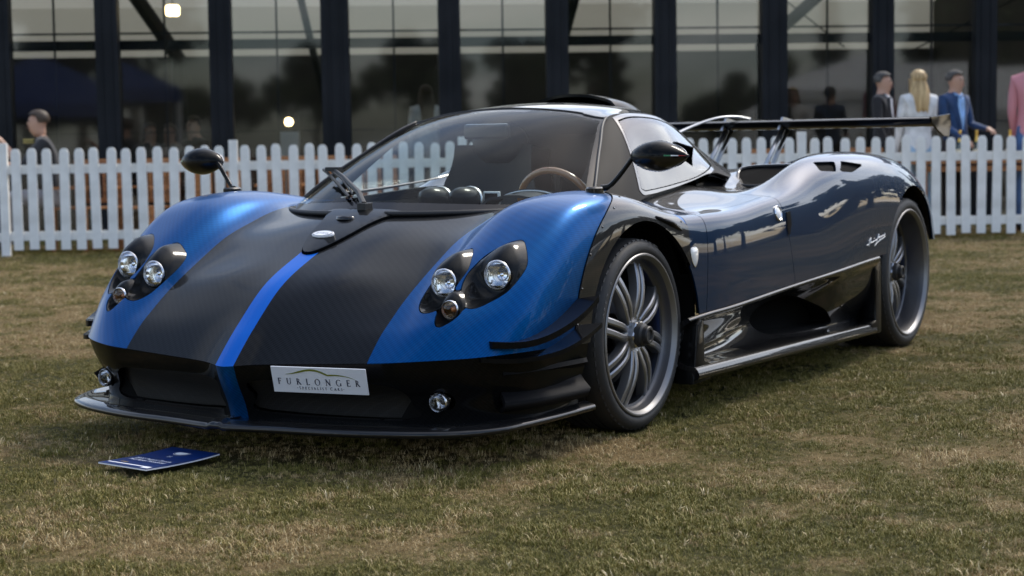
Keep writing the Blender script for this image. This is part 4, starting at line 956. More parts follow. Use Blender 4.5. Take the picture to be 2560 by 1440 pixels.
for s in (1, -1):
    blade([(.845, .822, .392), (.76, .862, .386), (.66, .884, .405), (.55, .902, .445), (.455, .91, .49)], .082, .016, 'canard', s, .02)
    blade([(.875, .80, .345), (.78, .852, .336), (.66, .885, .345), (.55, .902, .372), (.445, .908, .405)], .088, .014, 'canard', s, .014)
    # lower corner plate
    pl = surf(np.array([[(x, s * (y - .004 + .008), z) for x, y, z in ((.80, .835, zz), (.70, .872, zz), (.58, .895, zz), (.48, .908, zz), (.405, .915, zz))] for zz in (.285, .22, .155)]), 8, 20)
    pl = orient(pl, (0, s, 0)); panel('corner_plate', pl, 'matte_carbon', CAR, .015)
# ------------------------------------------------------------------ lamp pods
front = U['v'][(U['v'][:, 0] > .4) & (U['v'][:, 1] > .45)]
frN = side(surf(NET, 260, 190, .8, .8), 1); frv = frN['v'][frN['v'][:, 0] > .4]
def on_wing(y, z):
    d = np.hypot(frv[:, 1] - y, frv[:, 2] - z); k = np.argsort(d)[:6]; w_ = 1 / (d[k] + 1e-4); return float((frv[k, 0] * w_).sum() / w_.sum())
pmat('lens_inner', (0.9, 0.9, 0.92), rough=0.08, metal=1.0)
glassmat('lamp_glass', (0.97, 0.98, 0.98), 1.45, 1.0)
pmat('amber', (0.75, 0.22, 0.03), rough=0.15, coat=1.0)
pmat('ribbed_chrome', (0.80, 0.74, 0.66), rough=0.12, metal=1.0)
RX = Matrix(((0, 0, 1, 0), (0, 1, 0, 0), (-1, 0, 0, 0), (0, 0, 0, 1)))     # local z -> +x
def lamp(name, c, r_, s, parent, indicator=False):
    o = empty(name, (0, 0, 0)); o.parent = parent
    M = Matrix.Translation((c[0], c[1] * s, c[2])) @ RX
    t = MB(); t.lathe([(r_ * 1.00, -.02), (r_ * 1.07, -.004), (r_ * 1.06, .003), (r_ * .99, .006), (r_ * .93, .001), (r_ * .91, -.01)], 40, M); t.build('lamp_ring', 'silver', o, smooth=True, auto=.8)
    t = MB(); t.lathe([(r_ * .91, -.004), (r_ * .86, -.02), (r_ * .70, -.038), (r_ * .42, -.052), (r_ * .30, -.055)], 24, M); t.build('reflector', 'ribbed_chrome' if indicator else 'lens_inner', o, smooth=not indicator)
    if indicator:
        t = MB(); t.lathe([(r_ * .34, -.055), (r_ * .36, -.03), (r_ * .25, -.012), (0, -.006)], 16, M); t.build('bulb', 'amber', o, smooth=True)
    else:
        t = MB(); t.lathe([(r_ * .40, -.055), (r_ * .42, -.036), (r_ * .30, -.022), (0, -.016)], 24, M); t.build('projector', 'gloss_black' if name == 'fog_lamp' else 'lens_inner', o, smooth=True)
        t = MB(); t.lathe([(r_ * .46, -.045), (r_ * .50, -.034), (r_ * .44, -.032)], 24, M); t.build('projector_ring', 'silver', o, smooth=True)
    t = MB(); lb = .4 if name == 'fog_lamp' else .8; t.lathe([(r_ * .93, .001), (r_ * .75, .008 * lb), (r_ * .4, .013 * lb), (0, .015 * lb)], 28, M); t.build('lens', 'lamp_glass', o, smooth=True)
    return o
for s in (1, -1):
    for nm, T, c, r_ in (('headlight', TEAR_IN, (.756, .601, .556), .044), ('headlight', TEAR_OUT, (.707, .766, .582), .045), ('indicator', TEAR_IND, (.845, .679, .484), .028)):
        lamp(nm, c, r_, s, CAR, nm == 'indicator')
        nT = 48; rows = []
        # outline resampled by angle about the lamp centre
        ang = np.arctan2(T[:, 1] - c[2], T[:, 0] - c[1])
        dense = np.vstack([T[i] * (1 - u) + T[(i + 1) % len(T)] * u for i in range(len(T)) for u in np.linspace(0, 1, 6, endpoint=False)])
        da = np.arctan2(dense[:, 1] - c[2], dense[:, 0] - c[1])
        r0, r1, r2, r3, r4 = [], [], [], [], []
        for k in range(nT):
            a = -math.pi + 2 * math.pi * k / nT; j = np.argmin(np.abs(np.angle(np.exp(1j * (da - a))))); y, z = dense[j]
            po = np.array([on_wing(y, z), y, z]); pr = np.array([c[0] - .002, c[1] + r_ * 1.10 * math.cos(a), c[2] + r_ * 1.10 * math.sin(a)])
            bul = np.array([.58, .05, .81]) * max(0, (pr - po)[0]) * .14 
            dn_ = np.array([-1, 0, -.2]) * max(0, -(pr - po)[0]) * .25
            r0.append(po + np.array([-.004, 0, 0])); r1.append(po * .72 + pr * .28 + bul * .75 + dn_ * .8); r2.append(po * .45 + pr * .55 + bul + dn_); r3.append(po * .15 + pr * .85 + bul * .55 + dn_ * .5); r4.append(pr)
        net = np.array([r0, r1, r2, r3, r4]); net = np.concatenate([net, net[:, :1]], 1); net[:, :, 1] *= s
        v = net.reshape(-1, 3); w_ = nT + 1
        # subdivide the loft radially for smooth shading
        B5, _ = bbasis(5, np.linspace(0, 1, 14)); ctrl = fitctrl(net, .9, 0); gg = np.einsum('ri,ijk->rjk', B5, ctrl)
        gg[:, -1] = gg[:, 0]
        v = gg[:, :-1].reshape(-1, 3); n_ = nT
        f = [(i * n_ + j, i * n_ + (j + 1) % n_, (i + 1) * n_ + (j + 1) % n_, (i + 1) * n_ + j) for i in range(13) for j in range(n_)]
        MB().add(v, f).build('lamp_bezel', 'satin_carbon', CAR, smooth=True)
    lamp('fog_lamp', (.926, .682, .209), .029, s, CAR)
# side marker lamp behind the front wheel
def on_side(x, z, s=1, M=None):
    v = M['v']; d = np.hypot(v[:, 0] - x, v[:, 2] - z) + (v[:, 1] * s < 0) * 9; k = np.argsort(d)[:5]; return v[k].mean(0), M['n'][k].mean(0)
SIDE = surf(NET, 200, 150, .8, .8)
pmat('marker_lens', (0.75, 0.74, 0.72), rough=0.12, coat=1.0)
for s in (1, -1):
    p, n_ = on_side(-.362, .572, s, SIDE)
    M = Matrix.Translation(p) @ Vector(n_).to_track_quat('Z', 'Y').to_matrix().to_4x4()
    q = np.array([(.0, -.036), (.018, -.016), (.026, .012), (.020, .028), (0, .032), (-.020, .028), (-.026, .012), (-.018, -.016)])
    cp = crom(q, 3)
    t = MB(); t.prism([tuple(a * 1.08) for a in cp], -.006, .003, M); mo = t.build('side_marker', 'chrome', CAR, bevel=.001)
    t = MB(); k = len(cp); rings = [(1.0, .003), (.85, .006), (.5, .008), (.02, .0085)]
    v = [M @ Vector((a[0] * sc__, a[1] * sc__, h_)) for sc__, h_ in rings for a in cp]
    t.add(v, [(i * k + j, i * k + (j + 1) % k, (i + 1) * k + (j + 1) % k, (i + 1) * k + j) for i in range(3) for j in range(k)]); t.build('lens', 'marker_lens', mo, smooth=True)
    p, n_ = on_side(-1.10, .703, s, SIDE); M = Matrix.Translation(p) @ Vector(n_).to_track_quat('Z', 'Y').to_matrix().to_4x4()
    t = MB(); t.lathe([(.031, -.003), (.031, .004), (.028, .006), (.025, .003)], 28, M); fo = t.build('door_release', 'chrome', CAR, smooth=True, auto=.6)
    t = MB(); t.lathe([(.025, .003), (.02, .006), (0, .007)], 28, M); t.build('release_button', 'badge_white', fo, smooth=True)
    # crescent intake between door and rear wing
    cr_ = []
    t = MB(); pts = [on_side(-1.165 - .055 * math.sin(math.pi * u) ** .7, .755 - .15 * u, s, SIDE)[0] + np.array([0, .004 * s, 0]) for u in np.linspace(0, 1, 9)]
    pts2 = [on_side(-1.166 - .006 * math.sin(math.pi * u), .755 - .15 * u, s, SIDE)[0] + np.array([0, .004 * s, 0]) for u in np.linspace(0, 1, 9)]
    v = [tuple(p_) for p_ in pts] + [tuple(p_) for p_ in pts2]
    t.add(v, [(i, i + 1, 9 + i + 1, 9 + i) for i in range(8)]); t.build('door_edge_intake', 'black_void', CAR)
    # rivets along the arch flare
    t_me = None
    for k in range(11):
        a = R(8) + R(150) * k / 10; rr_ = .466
        x_, z_ = FA[0] + rr_ * math.cos(a), FA[1] + rr_ * math.sin(a)
        fv = sides[s]['flare']['v']; d = np.hypot(fv[:, 0] - x_, fv[:, 2] - z_); j = np.argmin(d)
        if d[j] > .03: continue
        M = Matrix.Translation(fv[j] + sides[s]['flare']['n'][j] * .004) @ Vector(sides[s]['flare']['n'][j]).to_track_quat('Z', 'Y').to_matrix().to_4x4()
        MB().lathe([(.0045, -.001), (.004, .0015), (0, .002)], 10, M).build('rivet', 'gloss_black', CAR, smooth=True)
# shut line of the wing top vent on the flare (raised louvre behind the wheel)
for s in (1, -1):
    t = MB(); pts = [on_side(-.10, .727, s, SIDE)[0], on_side(-.2, .705, s, SIDE)[0], on_side(-.27, .672, s, SIDE)[0]]
    t.tube([p_ + np.array([0, s * .004, 0]) for p_ in pts], [.006, .013, .005], 8); t.build('louvre', 'black_carbon', CAR, smooth=True)
# ------------------------------------------------------------------ side pods and sills
def skirt(s):
    xs = np.array([-.30, -.42, -.55, -.72, -.9, -1.08, -1.25, -1.42, -1.6, -1.8, -2.0, -2.15, -2.24])
    cz = pinterp(xs, c9); rows = []
    for x, (yc, zc) in zip(xs, cz):
        u = np.clip((-x - .35) / .9, 0, 1); w_ = np.clip((-x - 1.35) / .55, 0, 1)        # deepening scoop, then the swelling flap
        w_ = w_ * w_ * (3 - 2 * w_)
        dep = .035 + .115 * u * (1 - w_)
        zb = .135 - .030 * np.clip((-x - .3) / 2, 0, 1)
        yb = .985 + .005 * w_
        rows.append([(x, yc - .003, zc - .001), (x, yc + .008, zc - .012), (x, yc - .012 - .3 * dep * (1 - w_), zc - .035 - .012 * u), (x, yc - dep + .01 * w_, zc - .085 - .02 * u), (x, yc - dep * 1.1 - .01 * (1 - w_) - .02 * w_, (zc - .085) * .45 + (zb + .06) * .55),
                     (x, yb - .06 - .25 * dep * (1 - w_) - .035 * w_, zb + .064), (x, yb - .020, zb + .052), (x, yb + .002, zb + .036), (x, yb + .004, zb + .010), (x, yb - .02, zb)])
    n = np.array(rows); n[:, :, 1] *= s
    if s < 0: n = n[:, ::-1]
    return surf(n, 90, 70, .85, .85)
HOLE = crom([(-1.160, .295), (-1.150, .335), (-1.29, .355), (-1.50, .340), (-1.70, .285), (-1.86, .215), (-1.90, .190), (-1.80, .180), (-1.40, .190), (-1.24, .208), (-1.175, .25)], 4)
for s in (1, -1):
    S_ = orient(skirt(s), (0, s, 0))
    d = sdpoly(np.stack([X(S_), Z(S_)], 1), HOLE); hl = clip(S_, d); sk = clip(S_, d, False)
    panel('side_skirt', sk, 'gloss_carbon' if 'gloss_carbon' in MATS else pmat('gloss_carbon', (.006, .006, .007), rough=.5, coat=1.0, coat_rough=.01, spec=.1, coat_ior=1.42), CAR, .02)
    hv, hf_ = recess(hl, (0, -s * .10, .01)); pymesh('intake_duct', hv, hf_, 'black_void', CAR)
    # upright plates in front of the rear wheel and behind the front wheel
    t = MB(); t.prism([(-2.215, .452), (-2.265, .462), (-2.30, .455), (-2.305, .30), (-2.31, .11), (-2.17, .108), (-2.168, .165), (-2.232, .172), (-2.228, .30)], .93 , .992, Matrix(((1, 0, 0, 0), (0, 0, s, 0), (0, 1, 0, 0), (0, 0, 0, 1))))
    t.build('rear_arch_plate', 'black_carbon', CAR, bevel=.008, auto=.5)
    t = MB(); t.prism([(-.335, .335), (-.36, .352), (-.388, .345), (-.392, .20), (-.45, .185), (-.45, .125), (-.29, .122), (-.31, .20)], .90, .972, Matrix(((1, 0, 0, 0), (0, 0, s, 0), (0, 1, 0, 0), (0, 0, 0, 1))))
    t.build('front_arch_plate', 'black_carbon', CAR, bevel=.008, auto=.5)
for s in (1, -1):
    t = MB(); t.box((-.405, s * .74, .31), (.012, .37, .40)); t.build('wheel_bulkhead', 'black_void', CAR)
    t = MB(); t.box((-2.30, s * .74, .31), (.012, .40, .38)); t.build('wheel_bulkhead', 'black_void', CAR)
# scripted signature on the rear wing, as brushed strokes
pmat('script_white', (0.8, 0.8, 0.8), rough=0.4)
sig = [[(795, 965), (860, 920), (905, 860), (905, 700), (890, 830), (890, 1000)], [(880, 780), (950, 650), (965, 640), (950, 850), (960, 880)], [(960, 860), (1000, 800), (1010, 840), (1060, 790), (1070, 810), (1110, 750), (1130, 760), (1190, 700)], [(1100, 650), (1115, 640)], [(1210, 800), (1250, 600), (1290, 450), (1290, 560), (1250, 640), (1190, 740)], [(1290, 620), (1340, 560), (1340, 610), (1400, 540), (1410, 580), (1460, 500), (1480, 530), (1540, 480), (1550, 400)], [(1140, 980), (1210, 870), (1300, 770), (1400, 690), (1500, 600), (1555, 545)], [(1340, 650), (1330, 700), (1380, 690)]]
def bproj(px, py, y):
    r_ = FW + RT * (px - 1280) / 4245.8 + UP * (720 - py) / 4245.8; k = (y - CAM_LOC[1]) / r_[1]; return CAM_LOC + k * r_
t = MB()
for st_ in sig:
    pts = []
    for a, b in st_:
        q = bproj(2120 + a / 18, 560 + b / 18, 1.0); p, n_ = on_side(q[0], q[2], 1, SIDE); pts.append((q[0], p[1] + .003, q[2]))
    t.tube(crom(pts, 3, False), .0022, 4)
sg = t.build('signature', 'script_white', CAR)
t = MB(); t.v = [(a, -b, c) for a, b, c in [(v_[0], v_[1], v_[2]) for v_ in sg.data.vertices.values() and [tuple(v.co) for v in sg.data.vertices]]]; t.f = [tuple(p.vertices) for p in sg.data.polygons]; t.build('signature', 'script_white', CAR)
# ------------------------------------------------------------------ door mirrors
for s in (1, -1):
    o = empty('door_mirror', (0, 0, 0)); o.parent = CAR
    cx, cy, cz_ = .03, 1.0, .940
    rows = []
    for u in np.linspace(-1, 1, 17):
        env = (1 - abs(u) ** 2.1) ** .72 if u < 0 else (1 - u ** 1.7) ** .95
        ry = cy + .109 * u; hh = max(.0015, .053 * env)
        rows.append([(cx + (.075 * env if math.cos(a) > 0 else .028 * env) * math.cos(a), s * ry, cz_ + .001 * 0 + hh * math.sin(a)) for a in np.linspace(0, 2 * math.pi, 24, endpoint=False)])
    v = [p for r_ in rows for p in r_]; n = 24
    f = [(i * n + j, i * n + (j + 1) % n, (i + 1) * n + (j + 1) % n, (i + 1) * n + j) for i in range(16) for j in range(n)] + [tuple(range(n)), tuple(16 * n + j for j in range(n))[::-1]]
    me = MB().add(v, f); ho = me.build('housing', ['black_carbon', 'gloss_black'], o, smooth=True)
    for p in ho.data.polygons:
        if p.center.z < cz_ - .004: p.material_index = 1
    t = MB(); t.lathe([(0, 0), (1, 0), (1.0, -.002)], 32, Matrix.Translation((cx - .0285, s * cy, cz_)) @ Matrix.Rotation(math.pi / 2, 4, 'Y') @ Matrix.Diagonal((.044, .088, 1, 1))); t.build('mirror_glass', 'chrome', o)
    for k, (u0, u1, col) in enumerate(((.40, .58, (.01, .16, .06)), (.58, .76, (.8, .8, .8)), (.76, .93, (.45, .02, .02)))):
        mn = ('flag_green', 'flag_white', 'flag_red')[k]
        if mn not in MATS: pmat(mn, col, rough=.3)
        strip = []
        for u in np.linspace(u0, u1, 5):
            env = (1 - u ** 1.7) ** .95
            for a in (-.02, .10): strip.append((cx + .0765 * env * math.cos(a) + .0008, s * (cy + .109 * u), cz_ + max(.0015, .053 * env) * math.sin(a) * 1.1 + .0))
        t = MB(); t.add(strip, [(2 * i, 2 * i + 1, 2 * i + 3, 2 * i + 2) for i in range(4)]); t.build('flag_band', mn, o)
    t = MB(); bz = .822
    t.tube(crom([(.075, s * .800, bz + .012), (.060, s * .825, bz + .018), (.05, s * .86, bz + .055), (.045, s * .90, bz + .105), (.05, s * .93, bz + .138), (.055, s * .955, bz + .150)], 4, False), [.011] * 4 + [.0085] * 17, 8, flat=1.0); t.build('stalk', 'satin_carbon', o, smooth=True)
    t = MB(); t.lathe([(0, .012), (.85, .011), (1, .006), (1.0, -.012)], 24, Matrix.Translation((.098, s * .790, bz + .006)) @ Matrix.Diagonal((.045, .026, 1, 1))); t.build('mirror_foot', 'gloss_black', o, smooth=True, auto=.6)
# ------------------------------------------------------------------ rear wing
sec = [(-3.152, 1.090), (-3.162, 1.097), (-3.22, 1.094), (-3.33, 1.090), (-3.45, 1.104), (-3.45, 1.098), (-3.36, 1.070), (-3.27, 1.050), (-3.20, 1.052), (-3.165, 1.070)]
rows = []; m_ = len(sec)
v = []; stns = np.linspace(-.955, .955, 9)
for y in stns: v += [(x, float(y), z) for x, z in sec]
f = [(i * m_ + j, i * m_ + (j + 1) % m_, (i + 1) * m_ + (j + 1) % m_, (i + 1) * m_ + j) for i in range(len(stns) - 1) for j in range(m_)] + [tuple(range(m_)), tuple((len(stns) - 1) * m_ + j for j in range(m_))[::-1]]
MB().add(v, f).build('rear_spoiler', 'gloss_carbon', CAR, smooth=True, auto=.7)
for s in (1, -1):
    t = MB(); t.prism([(-3.135, 1.098), (-3.30, 1.106), (-3.47, 1.116), (-3.485, 1.06), (-3.45, .998), (-3.36, 1.002), (-3.24, 1.036), (-3.15, 1.07)], -.005, .005, Matrix(((1, 0, 0, 0), (0, 0, 1, s * .962), (0, 1, 0, 0), (0, 0, 0, 1)))); t.build('spoiler_end_plate', 'black_carbon', CAR, bevel=.003)
pmat('strut_alloy', (0.45, 0.46, 0.47), rough=0.3, metal=1.0)
for s in (1, -1):
    for dx in (0, -.10):
        t = MB(); t.tube([(-2.92 + dx, s * .16, .83), (-3.20 + dx * .8, s * .16, 1.055)], .014, 6, flat=.5); t.build('spoiler_strut', 'strut_alloy', CAR, smooth=True)
    t = MB(); t.prism([(-3.14, 1.05), (-3.20, 1.115), (-3.24, 1.112), (-3.40, 1.092), (-3.30, 1.06)], -.006, .006, Matrix.Translation((0, s * .16, 0)) @ Matrix(((1, 0, 0, 0), (0, 0, 1, 0), (0, 1, 0, 0), (0, 0, 0, 1)))); t.build('strut_clamp', 'strut_alloy', CAR)
t = MB(); t.tube(crom([(-2.75, -.32, 1.0), (-2.95, -.25, 1.07), (-3.10, -.17, 1.115), (-3.20, -.10, 1.122), (-3.25, -.04, 1.108)], 5, False), [.013] * 21, 8, flat=.5); t.build('spoiler_brace', 'strut_alloy', CAR, smooth=True)
# deck scoop beside the cabin
for s in (1, -1):
    mq = [(-1.64, .585, .793), (-1.665, .68, .790), (-1.70, .765, .800), (-1.83, .772, .866), (-1.82, .65, .873), (-1.79, .53, .862), (-1.70, .545, .822)]
    cq = crom(mq, 4); t = MB(); t.add([(a_, b_ * s, c_ + .004) for a_, b_, c_ in cq], [tuple(range(len(cq)))]); t.build('scoop_mouth', 'black_void', CAR)
    t = MB(); t.tube([(a_, b_ * s, c_ + .006) for a_, b_, c_ in list(cq) + [cq[0]]], .009, 6, cap=False); t.build('scoop_rim', 'gloss_carbon', CAR, smooth=True)
    nt_ = orient(surf(np.array([[(-1.80 - .45 * k - .03 * c, s * (.53 + .24 * c), .868 + .006 * math.sin(math.pi * c) + .012 * k) for c in np.linspace(0, 1, 6)] for k in np.linspace(0, 1, 5)]), 14, 18), (0, 0, 1))
    panel('deck_scoop', rim(nt_, .012), 'gloss_carbon', CAR, 0)
# tail panel, exhaust side hidden from view
t = MB(); t.box((-3.28, 0, .52), (.06, 1.5, .40)); t.build('tail_panel', 'satin_carbon', CAR, bevel=.02)
# ------------------------------------------------------------------ number board
pmat('board_white', (0.62, 0.64, 0.70), rough=0.35)
pmat('board_navy', (0.008, 0.014, 0.05), rough=0.5)
pmat('board_olive', (0.13, 0.15, 0.012), rough=0.5)
PA = np.array([1.098, .192, .236]); PBv = np.array([1.042, .508, .236]); yv = (PBv - PA); Wd = np.linalg.norm(yv); yv /= Wd
zv = np.array([.28, 0.02, 1.0]); zv -= yv * (zv @ yv); zv /= np.linalg.norm(zv); xv = np.cross(yv, zv)
PM = Matrix(((yv[0], zv[0], xv[0], PA[0]), (yv[1], zv[1], xv[1], PA[1]), (yv[2], zv[2], xv[2], PA[2]), (0, 0, 0, 1)))   # local x along board, y up, z out
Ht = .084
t = MB(); t.prism([(0, 0), (Wd, 0), (Wd, Ht), (0, Ht)], -.004, 0, PM); nb = t.build('number_board', 'board_white', CAR)
def strokes(name, polys, mat, parent, M):
    t = MB()
    for p in polys: t.prism(p, .0002, .0012, M)
    return t.build(name, mat, parent)
def bar(x0, y0, x1, y1, w_):
    d = np.array([x1 - x0, y1 - y0]); d /= np.linalg.norm(d); n_ = np.array([-d[1], d[0]]) * w_ / 2; a = np.array([x0, y0]); b = np.array([x1, y1])
    return [tuple(a - n_), tuple(b - n_), tuple(b + n_), tuple(a + n_)]
def ring(cx, cy, rx, ry, wx, wy, a0, a1, n=16):
    o = []; 
    for i in range(n):
        p = a0 + (a1 - a0) * i / n; q = a0 + (a1 - a0) * (i + 1) / n
        o.append([(cx + rx * math.cos(p), cy + ry * math.sin(p)), (cx + rx * math.cos(q), cy + ry * math.sin(q)), (cx + (rx - wx * abs(math.cos(q)) - wy) * math.cos(q), cy + (ry - wy) * math.sin(q)), (cx + (rx - wx * abs(math.cos(p)) - wy) * math.cos(p), cy + (ry - wy) * math.sin(p))])
    return o
def serif(ch):
    """roman capitals on a unit height"""
    T, t_ = .145, .066; S = lambda x, y: bar(x - .10, y, x + .10, y, .045)
    st = lambda x: [bar(x, 0, x, 1, T), S(x, .022), S(x, .978)]
    pi = math.pi
    return {'F': (st(.14) + [bar(.14, .97, .52, .97, t_), bar(.52, .98, .52, .86, t_), bar(.14, .52, .44, .52, t_), bar(.44, .58, .44, .46, t_)], .56),
            'E': (st(.14) + [bar(.14, .97, .52, .97, t_), bar(.52, .98, .52, .86, t_), bar(.14, .52, .44, .52, t_), bar(.44, .58, .44, .46, t_), bar(.14, .03, .56, .03, t_), bar(.56, .02, .56, .15, t_)], .60),
            'L': (st(.14) + [bar(.14, .03, .55, .03, t_), bar(.55, .02, .55, .16, t_)], .58),
            'U': ([bar(.16, .98, .16, .35, T), bar(.68, .98, .68, .35, t_), S(.16, .978), S(.68, .978)] + ring(.405, .36, .31, .37, .06, .06, pi, 2 * pi), .84),
            'R': (st(.14) + ring(.20, .74, .30, .245, .06, .05, -pi / 2, pi / 2) + [bar(.14, .97, .22, .97, t_), bar(.14, .50, .24, .50, t_), bar(.30, .52, .66, .02, T), S(.68, .02)], .74),
            'O': (ring(.46, .5, .44, .52, .08, .05, 0, 2 * pi, 28), .92),
            'N': ([bar(.15, 0, .15, 1, t_), bar(.12, .98, .76, .02, T), bar(.74, 0, .74, 1, t_), S(.14, .022), S(.10, .978), S(.75, .978)], .88),
            'G': (ring(.46, .5, .44, .52, .08, .05, .25 * pi, 1.80 * pi, 24) + [bar(.78, .02, .78, .42, T), S(.78, .42)], .90),
            'S': (ring(.27, .74, .22, .26, .04, .05, .2 * pi, 1.45 * pi, 10) + ring(.27, .26, .24, .26, .04, .05, -.8 * pi, .45 * pi, 10), .52),
            'P': (st(.14) + ring(.20, .72, .32, .27, .06, .05, -pi / 2, pi / 2) + [bar(.14, .97, .22, .97, t_), bar(.14, .46, .24, .46, t_)], .58),
            'C': (ring(.46, .5, .44, .52, .08, .05, .25 * pi, 1.75 * pi, 22), .82),
            'I': (st(.14), .28),
            'A': ([bar(.06, 0, .40, 1, t_), bar(.38, 1, .74, 0, T), bar(.2, .36, .6, .36, t_), S(.08, .02), S(.72, .02)], .80),
            'T': ([bar(.34, 0, .34, 1, T), bar(.04, .97, .64, .97, t_), S(.34, .02), bar(.05, .98, .05, .86, t_), bar(.63, .98, .63, .86, t_)], .68)}[ch]
def place(txt, x0, y0, h_, gap):
    P = []; x = x0
    for ch in txt:
        if ch == ' ': x += h_ * .7; continue
        hh = h_
        if ch == '.': P.append([(x, y0 + h_ * .4), (x + h_ * .12, y0 + h_ * .4), (x + h_ * .12, y0 + h_ * .55), (x, y0 + h_ * .55)]); x += h_ * .2 + gap; continue
        if ch.islower(): hh = h_ * .82; ch = ch.upper()
        pl, w_ = serif(ch); P += [[(x + a * hh, y0 + b * hh) for a, b in p] for p in pl]; x += w_ * hh + gap
    return P, x
_, e1 = place('FURLONGER', 0, 0, .0205, .0125); k_ = (Wd - .025) / e1
P1, e1 = place('FURLONGER', .014, .0265, .0205, .0125 * k_ + .0205 * .75 * (k_ - 1)); sh_ = (Wd - (e1 - .012) - .014) / 2
strokes('board_lettering', [[(a + sh_, b) for a, b in p] for p in P1], 'board_navy', nb, PM)
P2, e2 = place('.Specialist Cars.', 0, 0, .0098, .0052); s2 = Wd / 2 - e2 / 2 + .004
strokes('board_lettering', [[(a + s2, b + .0115) for a, b in p] for p in P2], 'board_navy', nb, PM)
top = crom([(.045, .060), (.075, .064), (.105, .072), (.135, .078), (.160, .0785), (.185, .073), (.2, .067), (.212, .0635), (.24, .0635), (.27, .0605), (.295, .055), (.312, .0485)], 3, False)
bot = crom([(.045, .060), (.078, .0615), (.108, .067), (.135, .072), (.160, .0725), (.182, .068), (.198, .062), (.211, .0585), (.24, .0595), (.27, .058), (.295, .054), (.312, .0485)], 3, False)
kx = Wd / .353
strokes('board_swoosh', [[(a[0] * kx, a[1]), (b[0] * kx, b[1]), (d_[0] * kx, d_[1]), (c_[0] * kx, c_[1])] for a, b, c_, d_ in zip(bot[1:-1], bot[2:], top[1:-1], top[2:])], 'board_olive', nb, PM)
# ================================================================== furniture by the fence
pmat('teak', (.30, .13, .045), rough=.5); noise_col(MATS['teak'], (.20, .085, .03), (.36, .165, .06), 6, mapscale=(1, 1, 6))
def make_chair():
    r = empty('garden_chair', (0, 0, 0))
    for x in (-.22, .22):
        m = MB(); m.box((x, .20, .215), (.045, .045, .43)); m.build('leg', 'teak', r)
        m = MB(); m.box((x, -.22, .46), (.045, .045, .92), Matrix.Rotation(.06, 3, 'X')); m.build('leg', 'teak', r)
        m = MB(); m.box((x, 0, .64), (.055, .46, .025)); m.build('armrest', 'teak', r)
    m = MB()
    for k in range(6): 
        m = MB(); m.box((0, -.18 + .075 * k, .435), (.46, .062, .02)); m.build('seat_slat', 'teak', r)
    m = MB(); m.box((0, -.245, .89), (.46, .03, .075)); m.build('top_rail', 'teak', r)
    m = MB(); m.box((0, -.225, .50), (.42, .03, .05)); m.build('lower_rail', 'teak', r)
    for k in range(7):
        m = MB(); m.box((-.18 + .06 * k, -.235, .69), (.036, .018, .36)); m.build('back_slat', 'teak', r)
    return r
spots = [(.85, .75, 200, 'turned sideways behind the far left pickets'), (1.30, .62, 150, 'behind the left fence before the second glass bay'), (2.0, .6, 10, 'behind the fence post near the passenger mirror'), (2.70, .55, 170, 'right of the mirror behind the pickets'), (3.12, .62, 185, 'with its tall back showing left of the windscreen'), (3.60, .7, 178, 'nearest the windscreen pillar behind the fence'), (7.72, .55, 170, 'behind the rear wing struts'), (8.85, .6, 200, 'beside the man in the dark jacket')]
ch0 = make_chair()
for i, (s_, n_, a_, w_) in enumerate(spots):
    c = ch0 if i == 0 else copy_tree(ch0)
    c.location = FP(s_, n_); c.rotation_euler = (0, 0, FRZ + R(a_)); tag(c, 'orange teak slatted garden chair ' + w_, 'chair', 'teak garden chairs')
tb = empty('bar_table', FP(9.95, .85), FRZ)
for k in range(8):
    m = MB(); m.box((-.665 + .19 * k, 0, .76), (.182, .62, .035)); m.build('top_board', 'teak', tb)
for x in (-.6, .6):
    for y in (-.24, .24): m = MB(); m.box((x, y, .37), (.06, .06, .74)); m.build('leg', 'teak', tb)
m = MB(); m.box((0, 0, .69), (1.3, .5, .06)); m.build('apron', 'teak', tb)
tag(tb, 'orange wooden table with bottles beside the standing group', 'table')
pmat('bottle_glass', (.012, .03, .015), rough=.1, coat=1.0); pmat('gold_foil', (.75, .48, .12), rough=.35, metal=1.0); pmat('label_cream', (.7, .66, .5), rough=.6)
for i, (s_, n_, w_) in enumerate(((9.77, .72, 'nearest the man in the blue jacket'), (9.97, .78, 'in the middle of the row on the table'), (10.31, .72, 'closest to the red checked shirt'))):
    bo = empty('champagne_bottle', FP(s_, n_, 1.018)); bo.scale = (1, 1, 1)
    M = Matrix.Translation((0, 0, -.105)); m = MB(); m.lathe([(0, 0), (.042, .002), (.044, .02), (.044, .13), (.030, .19), (.016, .23)], 16, M); m.build('glass_body', 'bottle_glass', bo, smooth=True)
    m = MB(); m.lathe([(.030, .19), (.0175, .232), (.016, .29), (.018, .295), (.017, .31), (0, .312)], 16, M @ Matrix.Translation((0, 0, .0015))); m.build('foil_neck', 'gold_foil', bo, smooth=True)
    m = MB(); m.lathe([(.0448, .045), (.0448, .115)], 16, M); m.build('paper_label', 'label_cream', bo, smooth=True)
    bo.location = FP(s_, n_, 0.778 + .105)
    tag(bo, 'dark champagne bottle with gold foil neck ' + w_, 'bottle', 'champagne bottles on the table')
# ================================================================== programme lying on the grass
pmat('programme_blue', (.004, .030, .16), rough=.28, coat=.4, coat_rough=.15); pmat('paper_white', (.75, .76, .80), rough=.6); pmat('print_gold', (.45, .30, .06), rough=.5)
BK = empty('programme_booklet', (1.405, -.153, .012)); tag(BK, 'blue show programme with white lettering lying on the grass before the car', 'booklet')
ex = Vector((1.13 + .007 - 1.415, -.007 + .042, 0)).normalized(); ey = Vector((-ex.y, ex.x, 0))      # ex runs away from the reader, towards the car
